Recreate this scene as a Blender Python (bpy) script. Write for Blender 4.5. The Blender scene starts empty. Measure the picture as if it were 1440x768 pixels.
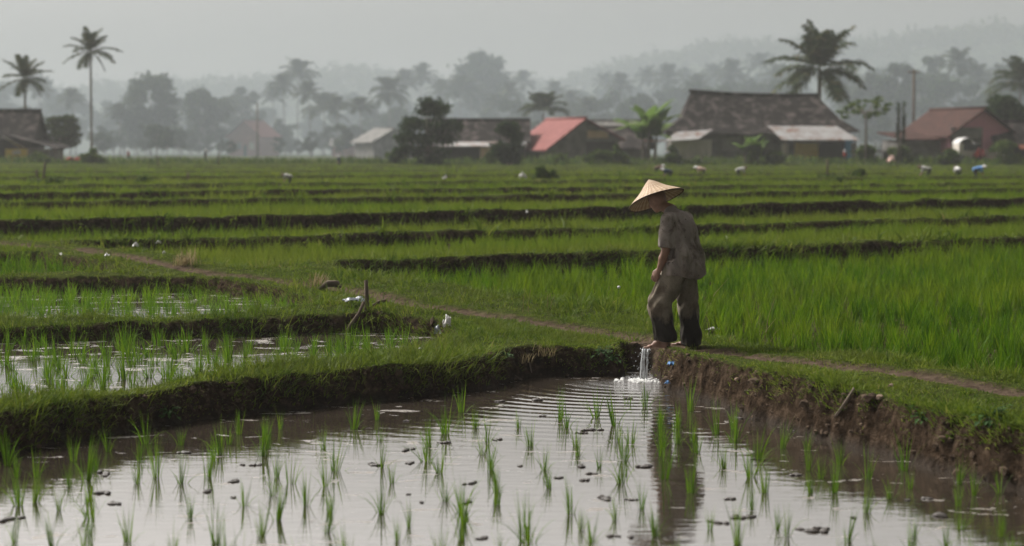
import bpy, bmesh, math, random
import numpy as np
from mathutils import Vector, Matrix

R = math.radians
scene = bpy.context.scene
COL = scene.collection
rng = np.random.default_rng(7)
random.seed(7)

# ------------------------------------------------------------------ camera
CAM_Z = 2.14
FOC = 2800.0                      # focal length in photo pixels (1440 wide)
HORIZ = 212.0                     # photo row of the horizon
cam_d = bpy.data.cameras.new("camera")
cam_d.sensor_width = 36.0
cam_d.lens = 36.0 * FOC / 1440.0
cam_d.clip_start = 0.1
cam_d.clip_end = 8000
cam = bpy.data.objects.new("camera", cam_d)
COL.objects.link(cam)
cam.location = (0, 0, CAM_Z)
cam.rotation_euler = (R(90) - math.atan((384 - HORIZ) / FOC), 0, 0)
cam_d.dof.use_dof = True
cam_d.dof.focus_distance = 18.6
cam_d.dof.aperture_fstop = 1.75
cam_d.dof.aperture_blades = 0
scene.camera = cam

# ------------------------------------------------------------------ light
SUN_EL, SUN_AZ = R(44), R(-52)     # azimuth from +Y towards +X: high behind the haze, ahead of the camera
w = bpy.data.worlds.new("World")
scene.world = w
w.use_nodes = True
nt = w.node_tree
nt.nodes.clear()
sky = nt.nodes.new("ShaderNodeTexSky")
sky.sky_type = 'NISHITA'
sky.sun_disc = False
sky.sun_elevation = SUN_EL
sky.sun_rotation = SUN_AZ
sky.air_density = 1.0
sky.dust_density = 6.0
sky.ozone_density = 1.0
hs = nt.nodes.new("ShaderNodeHueSaturation")
hs.inputs['Saturation'].default_value = 0.03      # overcast: nearly colourless
bg = nt.nodes.new("ShaderNodeBackground")
bg.inputs['Strength'].default_value = 0.078
ow = nt.nodes.new("ShaderNodeOutputWorld")
nt.links.new(sky.outputs[0], hs.inputs['Color'])
# overcast: the zenith is brighter than the horizon
tcw = nt.nodes.new("ShaderNodeTexCoord")
spw = nt.nodes.new("ShaderNodeSeparateXYZ"); nt.links.new(tcw.outputs['Generated'], spw.inputs[0])
mrw = nt.nodes.new("ShaderNodeFloatCurve")
cvw = mrw.mapping.curves[0]
cvw.points[0].location = (0.0, .30); cvw.points[1].location = (1.0, .78)
cvw.points.new(.08, .335); cvw.points.new(.20, .60); cvw.points.new(.5, .72)
mrw.mapping.update()
nt.links.new(spw.outputs[2], mrw.inputs['Value'])
dbl = nt.nodes.new("ShaderNodeMath"); dbl.operation = 'MULTIPLY'; dbl.inputs[1].default_value = 2.0
# thick haze glows towards the sun's side and is duller behind the camera
azw = nt.nodes.new("ShaderNodeMath"); azw.operation = 'MULTIPLY_ADD'; azw.inputs[1].default_value = .46; azw.inputs[2].default_value = .60
nt.links.new(spw.outputs[1], azw.inputs[0])
mlw = nt.nodes.new("ShaderNodeMath"); mlw.operation = 'MULTIPLY'
nt.links.new(mrw.outputs[0], mlw.inputs[0]); nt.links.new(azw.outputs[0], mlw.inputs[1])
nt.links.new(mlw.outputs[0], dbl.inputs[0])
tnt = nt.nodes.new("ShaderNodeVectorMath"); tnt.operation = 'MULTIPLY'; tnt.inputs[1].default_value = (1.03, .99, .95)
nt.links.new(hs.outputs[0], tnt.inputs[0])
vmw = nt.nodes.new("ShaderNodeVectorMath"); vmw.operation = 'SCALE'
nt.links.new(tnt.outputs[0], vmw.inputs[0]); nt.links.new(dbl.outputs[0], vmw.inputs['Scale'])
nt.links.new(vmw.outputs[0], bg.inputs['Color'])
nt.links.new(bg.outputs[0], ow.inputs['Surface'])

sun_d = bpy.data.lights.new("sun", 'SUN')
sun_d.energy = 2.6
sun_d.angle = R(16)
sun_d.color = (1.0, 0.965, 0.91)
sun = bpy.data.objects.new("sun", sun_d)
COL.objects.link(sun)
sun.rotation_euler = (R(90) - SUN_EL, 0, math.pi - SUN_AZ)
sun.rotation_euler = Vector((-math.sin(SUN_AZ) * math.cos(SUN_EL), -math.cos(SUN_AZ) * math.cos(SUN_EL), -math.sin(SUN_EL))).to_track_quat('-Z', 'Y').to_euler()

scene.view_settings.view_transform = 'Standard'
scene.view_settings.look = 'None'
scene.view_settings.exposure = 1.20
scene.view_settings.gamma = 1.0
cy = scene.cycles
cy.use_denoising = True
cy.denoising_prefilter = 'ACCURATE'
cy.max_bounces = 6
cy.diffuse_bounces = 2
cy.glossy_bounces = 3
cy.transmission_bounces = 4
cy.transparent_max_bounces = 6
cy.volume_bounces = 1
cy.sample_clamp_indirect = 4.0
scene.render.film_transparent = False


# ------------------------------------------------------------------ helpers
def at(px, py, z):
    """where the sight line of photo pixel (px, py) meets height z"""
    Y = (CAM_Z - z) * FOC / (py - HORIZ)
    return ((px - 720) / FOC * Y, Y, z)


def X_at(px, Y):
    return (px - 720) / FOC * Y


def Z_at(py, Y):
    return CAM_Z - (py - HORIZ) * Y / FOC


def tag(o, label=None, cat=None, group=None, kind=None):
    if label: o["label"] = label
    if cat: o["category"] = cat
    if group: o["group"] = group
    if kind: o["kind"] = kind
    return o


def empty(name, loc=(0, 0, 0), rz=0.0, sc=1.0):
    o = bpy.data.objects.new(name, None)
    o.empty_display_size = 0.3
    COL.objects.link(o)
    o.location = loc
    o.rotation_euler = (0, 0, rz)
    o.scale = (sc, sc, sc)
    return o


def link(name, me, parent=None, loc=(0, 0, 0)):
    o = bpy.data.objects.new(name, me)
    COL.objects.link(o)
    o.location = loc
    if parent is not None:
        o.parent = parent
    return o


def copy_tree(root):
    c = root.copy()
    COL.objects.link(c)
    for ch in list(root.children):
        d = ch.copy()
        COL.objects.link(d)
        d.parent = c
        for g in list(ch.children):
            e = g.copy()
            COL.objects.link(e)
            e.parent = d
    return c


def mesh_np(name, V, quads=None, tris=None, mat=None, smooth=False):
    me = bpy.data.meshes.new(name)
    V = np.asarray(V, np.float32)
    q = np.zeros((0, 4), np.int32) if quads is None else np.asarray(quads, np.int32)
    t = np.zeros((0, 3), np.int32) if tris is None else np.asarray(tris, np.int32)
    nq, ntr = len(q), len(t)
    me.vertices.add(len(V))
    me.vertices.foreach_set("co", V.ravel())
    me.loops.add(nq * 4 + ntr * 3)
    me.loops.foreach_set("vertex_index", np.concatenate([q.ravel(), t.ravel()]).astype(np.int32))
    me.polygons.add(nq + ntr)
    starts = np.concatenate([np.arange(nq) * 4, nq * 4 + np.arange(ntr) * 3]).astype(np.int32)
    me.polygons.foreach_set("loop_start", starts)
    me.polygons.foreach_set("use_smooth", np.full(nq + ntr, smooth, dtype=bool))
    me.update(calc_edges=True)
    me.validate()
    if mat: me.materials.append(mat)
    return me


class MB:
    """collects boxes, tubes and sheets; build() links them as ONE mesh object"""
    def __init__(s):
        s.V, s.F, s.S = [], [], []

    def add(s, vs, fs, smooth=False):
        b = len(s.V)
        s.V += [tuple(v) for v in vs]
        s.F += [tuple(i + b for i in f) for f in fs]
        s.S += [smooth] * len(fs)
        return s

    def box(s, lo, hi, M=None):
        x0, y0, z0 = lo; x1, y1, z1 = hi
        vs = [(x0, y0, z0), (x1, y0, z0), (x1, y1, z0), (x0, y1, z0), (x0, y0, z1), (x1, y0, z1), (x1, y1, z1), (x0, y1, z1)]
        if M is not None: vs = [tuple(M @ Vector(v)) for v in vs]
        return s.add(vs, [(0, 3, 2, 1), (4, 5, 6, 7), (0, 1, 5, 4), (1, 2, 6, 5), (2, 3, 7, 6), (3, 0, 4, 7)])

    def tube(s, pts, rad, n=8, caps=True, jit=0.0):
        pts = [Vector(p) for p in pts]
        if not hasattr(rad, '__len__'): rad = [rad] * len(pts)
        vs, fs = [], []
        for i, p in enumerate(pts):
            a = pts[max(i - 1, 0)]; b = pts[min(i + 1, len(pts) - 1)]
            t = (b - a).normalized()
            u = t.cross(Vector((0, 0, 1)) if abs(t.z) < .9 else Vector((1, 0, 0))).normalized()
            v = t.cross(u)
            for k in range(n):
                an = 2 * math.pi * k / n
                r = rad[i] * (1 + random.uniform(-jit, jit))
                vs.append(p + u * math.cos(an) * r + v * math.sin(an) * r)
        for i in range(len(pts) - 1):
            for k in range(n):
                fs.append((i * n + k, i * n + (k + 1) % n, (i + 1) * n + (k + 1) % n, (i + 1) * n + k))
        if caps:
            fs.append(tuple(range(n)))
            fs.append(tuple((len(pts) - 1) * n + k for k in range(n))[::-1])
        return s.add(vs, fs, True)

    def slab(s, poly, th):
        """a polygon (3-D corners, any plane) given thickness th straight down"""
        n = len(poly)
        vs = list(poly) + [(p[0], p[1], p[2] - th) for p in poly]
        fs = [tuple(range(n)), tuple(range(2 * n - 1, n - 1, -1))]
        for i in range(n):
            j = (i + 1) % n
            fs.append((j, i, n + i, n + j))
        return s.add(vs, fs)

    def mesh(s, name, mat):
        me = bpy.data.meshes.new(name)
        me.from_pydata(s.V, [], s.F)
        me.polygons.foreach_set("use_smooth", s.S)
        me.update()
        bm = bmesh.new(); bm.from_mesh(me)
        bmesh.ops.recalc_face_normals(bm, faces=bm.faces)
        bm.to_mesh(me); bm.free()
        if mat: me.materials.append(mat)
        return me

    def build(s, name, mat, parent=None, loc=(0, 0, 0)):
        return link(name, s.mesh(name, mat), parent, loc)


# value noise -------------------------------------------------------
def _hash(i, j, k, seed):
    n = (i * 374761393 + j * 668265263 + k * 1442695041 + seed * 974634777) & 0xFFFFFFFF
    n = ((n ^ (n >> 13)) * 1274126177) & 0xFFFFFFFF
    n = n ^ (n >> 16)
    return (n & 0xFFFF) / 65535.0


def noise2(x, y, seed=0):
    x = np.asarray(x, float); y = np.asarray(y, float)
    xi = np.floor(x).astype(np.int64); yi = np.floor(y).astype(np.int64)
    fx = x - xi; fy = y - yi
    fx = fx * fx * (3 - 2 * fx); fy = fy * fy * (3 - 2 * fy)
    a = _hash(xi, yi, 0, seed); b = _hash(xi + 1, yi, 0, seed)
    c = _hash(xi, yi + 1, 0, seed); d = _hash(xi + 1, yi + 1, 0, seed)
    return (a * (1 - fx) + b * fx) * (1 - fy) + (c * (1 - fx) + d * fx) * fy - .5


def fbm2(x, y, seed=0, oct=4):
    s = 0; a = 1.0; f = 1.0
    for o in range(oct):
        s = s + a * noise2(x * f, y * f, seed + o)
        a *= .5; f *= 2.03
    return s


def smooth(a, b, x):
    t = np.clip((x - a) / (b - a), 0, 1)
    return t * t * (3 - 2 * t)


def poly_sd(x, y, poly):
    """signed distance to a polygon, positive inside"""
    P = np.asarray(poly, float)
    d = np.full(x.shape, 1e9)
    inside = np.zeros(x.shape, bool)
    n = len(P)
    for i in range(n):
        ax, ay = P[i]; bx, by = P[(i + 1) % n]
        ex, ey = bx - ax, by - ay
        wx, wy = x - ax, y - ay
        t = np.clip((wx * ex + wy * ey) / (ex * ex + ey * ey), 0, 1)
        d = np.minimum(d, (wx - t * ex) ** 2 + (wy - t * ey) ** 2)
        c = (ay > y) != (by > y)
        if by != ay:
            inside ^= c & (x < (bx - ax) * (y - ay) / (by - ay) + ax)
    d = np.sqrt(d)
    return np.where(inside, d, -d)


def line_d(x, y, pts):
    P = np.asarray(pts, float)
    d = np.full(x.shape, 1e9)
    for i in range(len(P) - 1):
        ax, ay = P[i]; bx, by = P[i + 1]
        ex, ey = bx - ax, by - ay
        wx, wy = x - ax, y - ay
        t = np.clip((wx * ex + wy * ey) / (ex * ex + ey * ey), 0, 1)
        d = np.minimum(d, (wx - t * ex) ** 2 + (wy - t * ey) ** 2)
    return np.sqrt(d)


# ------------------------------------------------------------------ materials
def new_mat(name):
    m = bpy.data.materials.new(name)
    m.use_nodes = True
    n = m.node_tree
    n.nodes.clear()
    out = n.nodes.new("ShaderNodeOutputMaterial")
    return m, n, out


def N(n, typ, **kw):
    x = n.nodes.new(typ)
    for k, v in kw.items():
        if k in x.inputs.keys() if isinstance(k, str) else False:
            x.inputs[k].default_value = v
        else:
            setattr(x, k, v)
    return x


def c4(c):
    return (c[0], c[1], c[2], 1.0)


def mixc(n, fac, a, b):
    m = n.nodes.new("ShaderNodeMix")
    m.data_type = 'RGBA'
    for i, v in ((0, fac), (6, a), (7, b)):
        if hasattr(v, 'links'): n.links.new(v, m.inputs[i])
        elif i == 0: m.inputs[0].default_value = v
        else: m.inputs[i].default_value = c4(v)
    return m.outputs[2]


def ramp(n, src, stops):
    r = n.nodes.new("ShaderNodeValToRGB")
    cr = r.color_ramp
    cr.elements[0].position, cr.elements[0].color = stops[0][0], c4(stops[0][1])
    cr.elements[1].position, cr.elements[1].color = stops[-1][0], c4(stops[-1][1])
    for p, c in stops[1:-1]:
        e = cr.elements.new(p); e.color = c4(c)
    n.links.new(src, r.inputs[0])
    return r.outputs[0]


def noise(n, scale, detail=4, rough=.55, vec=None, dist=0.0):
    t = n.nodes.new("ShaderNodeTexNoise")
    t.inputs['Scale'].default_value = scale
    t.inputs['Detail'].default_value = detail
    t.inputs['Roughness'].default_value = rough
    t.inputs['Distortion'].default_value = dist
    if vec is not None: n.links.new(vec, t.inputs['Vector'])
    return t.outputs[0]


def objco(n):
    return n.nodes.new("ShaderNodeTexCoord").outputs['Object']


def mapped(n, vec, scale=(1, 1, 1), rot=(0, 0, 0)):
    m = n.nodes.new("ShaderNodeMapping")
    m.inputs['Scale'].default_value = scale
    m.inputs['Rotation'].default_value = rot
    n.links.new(vec, m.inputs['Vector'])
    return m.outputs[0]


def mth(n, op, a, b=None, c=None):
    m = n.nodes.new("ShaderNodeMath"); m.operation = op
    for i, v in enumerate((a, b, c)):
        if v is None: continue
        if hasattr(v, 'links'): n.links.new(v, m.inputs[i])
        else: m.inputs[i].default_value = v
    return m.outputs[0]


def bump(n, h, strength=.5, dist=.02):
    b = n.nodes.new("ShaderNodeBump")
    b.inputs['Strength'].default_value = strength
    b.inputs['Distance'].default_value = dist
    n.links.new(h, b.inputs['Height'])
    return b.outputs[0]


def principled(n, out, col, rough=.7, normal=None, spec=.3):
    p = n.nodes.new("ShaderNodeBsdfPrincipled")
    if hasattr(col, 'links'): n.links.new(col, p.inputs['Base Color'])
    else: p.inputs['Base Color'].default_value = c4(col)
    if hasattr(rough, 'links'): n.links.new(rough, p.inputs['Roughness'])
    else: p.inputs['Roughness'].default_value = rough
    if hasattr(spec, 'links'): n.links.new(spec, p.inputs['Specular IOR Level'])
    else: p.inputs['Specular IOR Level'].default_value = spec
    if normal is not None: n.links.new(normal, p.inputs['Normal'])
    n.links.new(p.outputs[0], out.inputs['Surface'])
    return p


def leaf_mat(name, stops, trans=.35, rough=.5, spec=.25, big=None, clump=False):
    """foliage: a colour per leaf, some light let through; big = (scale, colour) adds patches of another colour"""
    m, n, out = new_mat(name)
    g = n.nodes.new("ShaderNodeNewGeometry")
    f0 = g.outputs['Random Per Island']
    if clump:      # every plant has its own tone, its leaves vary a little round it
        at_ = n.nodes.new("ShaderNodeAttribute"); at_.attribute_name = 'tone'
        f0 = mth(n, 'ADD', mth(n, 'MULTIPLY', f0, .4), mth(n, 'MULTIPLY', at_.outputs['Fac'], .6))
    col = ramp(n, f0, stops)
    if big:
        f = noise(n, big[0], 3, vec=g.outputs['Position'])
        f = ramp(n, f, [(.42, (0, 0, 0)), (.62, (1, 1, 1))])
        fm = mth(n, 'MULTIPLY', f, big[2])
        col = mixc(n, fm, col, big[1])
    p = n.nodes.new("ShaderNodeBsdfPrincipled")
    n.links.new(col, p.inputs['Base Color'])
    p.inputs['Roughness'].default_value = rough
    p.inputs['Specular IOR Level'].default_value = spec
    tr = n.nodes.new("ShaderNodeBsdfTranslucent")
    n.links.new(col, tr.inputs['Color'])
    mx = n.nodes.new("ShaderNodeMixShader")
    mx.inputs[0].default_value = trans
    n.links.new(p.outputs[0], mx.inputs[1]); n.links.new(tr.outputs[0], mx.inputs[2])
    n.links.new(mx.outputs[0], out.inputs['Surface'])
    return m


def rough_mat(name, stops, scale=3.0, rough=.8, bs=.4, bd=.02, spec=.07, stretch=(1, 1, 1), detail=6):
    m, n, out = new_mat(name)
    v = mapped(n, objco(n), stretch)
    f = noise(n, scale, detail, .6, v)
    col = ramp(n, f, stops)
    nb = bump(n, noise(n, scale * 5, 4, .6, v), bs, bd)
    principled(n, out, col, rough, nb, spec)
    return m


M = {}
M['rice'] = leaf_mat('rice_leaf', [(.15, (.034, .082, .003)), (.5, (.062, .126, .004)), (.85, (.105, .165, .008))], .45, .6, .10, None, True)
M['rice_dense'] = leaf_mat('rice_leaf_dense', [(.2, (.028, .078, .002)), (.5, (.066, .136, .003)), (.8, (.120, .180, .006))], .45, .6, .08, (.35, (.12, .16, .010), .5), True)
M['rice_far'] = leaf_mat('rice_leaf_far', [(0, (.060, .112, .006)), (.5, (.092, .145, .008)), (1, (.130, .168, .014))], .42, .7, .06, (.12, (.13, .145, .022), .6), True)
M['grass'] = leaf_mat('grass_blade', [(0, (.024, .056, .004)), (.4, (.066, .108, .007)), (.8, (.125, .165, .014)), (1, (.22, .19, .06))], .38, .65, .1, (1.3, (.10, .118, .016), .5), True)
M['dry_grass'] = leaf_mat('dry_grass_blade', [(0, (.17, .13, .06)), (1, (.30, .24, .13))], .3, .7, .1)
M['weed'] = leaf_mat('weed_leaf', [(0, (.015, .045, .008)), (1, (.04, .095, .014))], .3, .6, .12)
M['palm'] = leaf_mat('palm_leaf', [(0, (.018, .033, .012)), (.8, (.040, .058, .018)), (1, (.12, .10, .045))], .25, .6, .08)
M['tree'] = leaf_mat('tree_leaf', [(0, (.016, .032, .012)), (.6, (.036, .060, .018)), (1, (.060, .080, .024))], .25, .7, .05)
M['tree_dark'] = leaf_mat('tree_leaf_dark', [(0, (.010, .024, .010)), (.6, (.022, .045, .014)), (1, (.040, .065, .018))], .25, .7, .05)
M['shrub'] = leaf_mat('shrub_leaf', [(0, (.03, .06, .014)), (.6, (.065, .10, .020)), (1, (.11, .14, .030))], .3, .7, .05)
M['banana'] = leaf_mat('banana_leaf', [(0, (.06, .12, .02)), (1, (.12, .18, .04))], .4, .75, .05)
M['bark'] = rough_mat('bark', [(.3, (.10, .085, .07)), (.7, (.20, .175, .15))], 4, .9, .6, .03, stretch=(1, 1, .3))
M['wood'] = rough_mat('weathered_wood', [(.3, (.05, .038, .028)), (.7, (.12, .092, .07))], 14, .9, .6, .01, stretch=(1, 1, .15))
# ------------------------------------------------------------------ terrain
NEAR = [(-8, 9.2), (-6, 11.3), (-4.2, 12.8), (-3.6, 14.0), (-2.7, 15.44), (-1.43, 16.74), (-.62, 17.4), (-.2, 17.85), (.13, 18.75), (.6, 18.85),
        (1.06, 18.8), (1.08, 19.4), (1.33, 19.4), (1.37, 18.55), (1.4, 17.8), (1.68, 16.9), (1.92, 15.85), (2.46, 14.3), (3.2, 12.5), (3.9, 10.7), (5, 8), (6, 3), (-8, 3)]
MIDL = [(-9, 10.9), (-6.5, 12.95), (-3.85, 14.92), (-2.44, 16.62), (-1.5, 17.9), (-.92, 18.9), (-.60, 20.2), (-.85, 21.3), (-1.5, 21.85), (-3.2, 21.25), (-5.3, 20.6), (-9, 19.6)]
THIRD = [(-11, 20.4), (-5.4, 21.45), (-3.2, 22.0), (-2.3, 22.6), (-2.5, 23.6), (-3.2, 24.7), (-4.0, 25.7), (-6.6, 25.6), (-11, 25.2)]
FOURTH = [(-12, 25.8), (-6.8, 26.2), (-5.1, 26.6), (-5.7, 27.6), (-7.1, 29.4), (-12, 29.0)]
RIGHT = [(9.5, 6), (4.8, 13.8), (4.04, 15.7), (3.25, 17.2), (2.45, 18.5), (2.05, 19.9), (1.4, 22.3), (.1, 23.9), (-1.0, 25.2), (-2.0, 26.6), (-2.5, 27.95), (0, 29.7), (9.4, 36.3), (20, 43.7), (30, 40), (26, 6)]
PATH = [(-14, 38), (-9.5, 33.0), (-6.3, 29.8), (-4.35, 26.8), (-2.2, 24.5), (-.97, 22.6), (.15, 21.3), (1.14, 20), (1.66, 18.7), (2.2, 17.1), (2.97, 15.7), (3.9, 14.3), (5.4, 11.5), (8, 6)]
Z_NEAR, Z_MIDL, Z_THIRD = 0.0, 0.14, 0.30
# bund lines of the terraces behind: s = Y - m x at the crest, slope m, crest height, height of the rice tops on the field behind it
LINES = [(30.0, .70, .60, .62), (36.9, .70, .70, .70), (43.0, .78, .91, .89), (53.5, .62, .97, .93), (61.5, .60, 1.02, .96), (75, .7, 1.05, 1.0), (92, .45, 1.09, 1.00), (113, .3, 1.12, 1.02), (135, .2, 1.14, 1.04), (158, .1, 1.16, 1.10)]
RICE_H = .30


def s_of(x, y, k):
    a, m, z, t = LINES[k]
    xc = 45 * np.tanh(x / 45)
    return y - m * xc - a + .5 * noise2(x * .25, y * 0 + k * 7.3, 40 + k) + .18 * noise2(x * .9, y * 0 + k * 3.1, 60 + k)


def land_z(x, y):
    z = np.full(x.shape, .28)
    z = z + .30 * smooth(0, 1, np.clip((y - .5 * x * (x > 0) - 18.3) / 11.0, 0, 1) ** 1.0 * .999)
    z = z + .10 * smooth(18.7, 16.9, y) * smooth(1.0, 1.5, x)          # the right-hand bund stands higher
    prev = s_of(x, y, 0)
    z = np.where(z > LINES[0][2], LINES[0][2], z)
    zk = LINES[0][2]
    for k in range(1, len(LINES)):
        sk = s_of(x, y, k)
        d0 = prev; d1 = -sk
        wgt = np.clip(d0 / np.maximum(d0 + d1, .5), 0, 1)
        wgt = np.where(sk > 0, 1, np.where(prev < 0, 0, wgt))
        z = z + (LINES[k][2] - zk) * wgt * np.where(prev > -5, 1, 0)
        zk = LINES[k][2]
        prev = sk
    return z


def path_x(y):
    P = sorted(PATH, key=lambda p: p[1])
    return np.interp(y, [p[1] for p in P], [p[0] for p in P])


def field_sd(x, y, k):
    """signed distance inside the rice field behind bund k"""
    wd = .28 if k < 3 else .45
    d = np.minimum(s_of(x, y, k) - wd, -s_of(x, y, k + 1) - wd * .6) if k + 1 < len(LINES) else s_of(x, y, k) - wd
    d = d / math.sqrt(1 + LINES[k][1] ** 2)
    if k == 0:
        d = np.minimum(d, (x - path_x(y) - 1.0))
    if k == 1:
        d = np.minimum(d, (x - path_x(y) - .9))
    if k == len(LINES) - 1:
        d = np.minimum(d, 163 - y)
    return d


def warp(x, y):
    amp = np.clip(.07 + (y - 20) * .002, .07, .2)
    return x + amp * fbm2(x * 1.7, y * 1.7, 3, 3), y + amp * fbm2(x * 1.7, y * 1.7, 9, 3)


def terrain(x, y, want_mask=False):
    xw, yw = warp(x, y)
    z = land_z(xw, yw)
    near_zone = (y < 48)
    rough = .05 * fbm2(x * 1.3, y * 1.3, 21, 4) + .025 * fbm2(x * 6, y * 6, 31, 3)
    z = z + rough * np.where(near_zone, 1, 1.4)
    pd = line_d(x + .12 * fbm2(x * 1.5, y * 1.5, 77, 2), y, PATH)
    pm = smooth(.24, .08, pd) * (y < 40)
    z = z - .035 * pm
    # paddies cut down from the land
    clod = .055 * fbm2(x * 8, y * 8, 55, 4)
    for poly, bed, bw in ((NEAR, -.09, .16), (MIDL, .05, .16), (THIRD, .22, .18), (FOURTH, .38, .2), (RIGHT, .16, .25)):
        P = np.asarray(poly)
        box = (x > P[:, 0].min() - 1) & (x < P[:, 0].max() + 1) & (y > P[:, 1].min() - 1) & (y < P[:, 1].max() + 1)
        if not box.any(): continue
        xs, ys = xw[box], yw[box]
        if poly is NEAR:   # keep the mouth of the channel crisp
            q = np.clip(np.hypot(x[box] - 1.25, y[box] - 18.9) / .7, 0, 1)
            xs = x[box] + (xs - x[box]) * q; ys = y[box] + (ys - y[box]) * q
        sd = poly_sd(xs, ys, poly) + clod[box] * 1.2
        f = smooth(-bw * .65, bw * .35, sd)
        zz = z[box]
        z[box] = zz + (bed + .02 * noise2(x[box] * 4, y[box] * 4, 5) - zz) * f
    for k in range(len(LINES)):
        bw = .25 if k < 4 else .45
        sd = field_sd(x, y, k)
        f = smooth(-bw * .5, bw * .5, sd)
        z = z + (LINES[k][3] - RICE_H - z) * f
    # beyond the village the land runs level; behind the camera it is a bund again
    z = np.where(y > 163, 1.14 + .1 * fbm2(x * .2, y * .2, 8, 3), z)
    if want_mask:
        return z, pm
    return z


def grid_lines(segs):
    out = [segs[0][0]]
    for a, b, st in segs:
        n = max(1, int(round((b - a) / st)))
        out += list(np.linspace(a, b, n + 1)[1:])
    return np.array(out)


def geo(a, b, r):
    out = [a]; st = r[0]
    while out[-1] < b:
        out.append(out[-1] + st); st *= r[1]
    return np.array(out)


xr = geo(30, 3000, (1.2, 1.22))
gx = np.concatenate([-xr[::-1], grid_lines([(-30, -9, .2), (-9, -4.8, .08), (-4.8, 4.8, .05), (4.8, 9, .08), (9, 30, .2)])[1:-1], xr])
yr = geo(182, 3000, (2, 1.22))
gy = np.concatenate([[-140, -70, -30, -10, 0, 2], grid_lines([(3, 11, .16), (11, 21, .05), (21, 31, .07), (31, 64, .12), (64, 100, .22), (100, 182, .4)])[:-1], yr])
GX, GY = np.meshgrid(gx, gy, indexing='ij')
GZ, PM = terrain(GX, GY, True)
nx, ny = GX.shape
idx = np.arange(nx * ny).reshape(nx, ny)
quads = np.stack([idx[:-1, :-1], idx[1:, :-1], idx[1:, 1:], idx[:-1, 1:]], -1).reshape(-1, 4)

m, n, out = new_mat('paddy_earth')
oc = objco(n)
att = n.nodes.new("ShaderNodeAttribute"); att.attribute_name = 'trodden'
big = noise(n, .8, 5, .6, oc)
fine = noise(n, 14, 6, .65, oc)
soil = ramp(n, fine, [(.3, (.010, .007, .0048)), (.5, (.030, .0205, .0135)), (.72, (.082, .058, .040))])
turf = ramp(n, fine, [(.3, (.020, .030, .008)), (.7, (.060, .070, .018))])
geo_n = n.nodes.new("ShaderNodeNewGeometry")
sep = n.nodes.new("ShaderNodeSeparateXYZ"); n.links.new(geo_n.outputs['Normal'], sep.inputs[0])
flat = ramp(n, sep.outputs[2], [(.72, (0, 0, 0)), (.93, (1, 1, 1))])
pos = n.nodes.new("ShaderNodeSeparateXYZ"); n.links.new(oc, pos.inputs[0])
dry = n.nodes.new("ShaderNodeMapRange")
dry.inputs[1].default_value = .10; dry.inputs[2].default_value = .22
n.links.new(pos.outputs[2], dry.inputs[0])
tf = mth(n, 'MULTIPLY', flat, dry.outputs[0])
tf = mth(n, 'MULTIPLY', tf, mth(n, 'SUBTRACT', 1.0, att.outputs['Fac']))
base = mixc(n, tf, soil, turf)
path_c = ramp(n, fine, [(.3, (.038, .027, .019)), (.7, (.115, .085, .062))])
base = mixc(n, att.outputs['Fac'], base, path_c)
wet = n.nodes.new("ShaderNodeMapRange")
wet.inputs[1].default_value = .02; wet.inputs[2].default_value = .09
wet.inputs[3].default_value = 1.0; wet.inputs[4].default_value = 0.0
n.links.new(pos.outputs[2], wet.inputs[0])
base = mixc(n, mth(n, 'MULTIPLY', wet.outputs[0], .6), base, (.020, .015, .011))
rg = mth(n, 'SUBTRACT', .95, mth(n, 'MULTIPLY', wet.outputs[0], .2))
hb = mth(n, 'ADD', noise(n, 30, 6, .7, oc), mth(n, 'MULTIPLY', noise(n, 8, 3, .5, oc), 2.0))
principled(n, out, base, rg, bump(n, hb, 1.0, .035), mth(n, 'MULTIPLY', wet.outputs[0], .04))
M['earth'] = m
me = mesh_np('terrain', np.stack([GX, GY, GZ], -1).reshape(-1, 3), quads, mat=M['earth'], smooth=True)
a = me.attributes.new('trodden', 'FLOAT', 'POINT')
a.data.foreach_set('value', PM.ravel().astype(np.float32))
ter = tag(link('terrain', me), 'earth bunds and sunken rice terraces rising towards the village', 'terrain', kind='structure')

# bilinear look-up of the finished ground
def ground(x, y):
    x = np.atleast_1d(np.asarray(x, float)); y = np.atleast_1d(np.asarray(y, float))
    i = np.clip(np.searchsorted(gx, x) - 1, 0, nx - 2); j = np.clip(np.searchsorted(gy, y) - 1, 0, ny - 2)
    fx = np.clip((x - gx[i]) / (gx[i + 1] - gx[i]), 0, 1); fy = np.clip((y - gy[j]) / (gy[j + 1] - gy[j]), 0, 1)
    return (GZ[i, j] * (1 - fx) + GZ[i + 1, j] * fx) * (1 - fy) + (GZ[i, j + 1] * (1 - fx) + GZ[i + 1, j + 1] * fx) * fy


def gz(x, y):
    return float(ground(x, y)[0])


def slope(x, y, e=.06):
    return (ground(x + e, y) - ground(x - e, y)) / (2 * e), (ground(x, y + e) - ground(x, y - e)) / (2 * e)


# ------------------------------------------------------------------ water
FALL = (1.20, 18.45)


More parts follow.
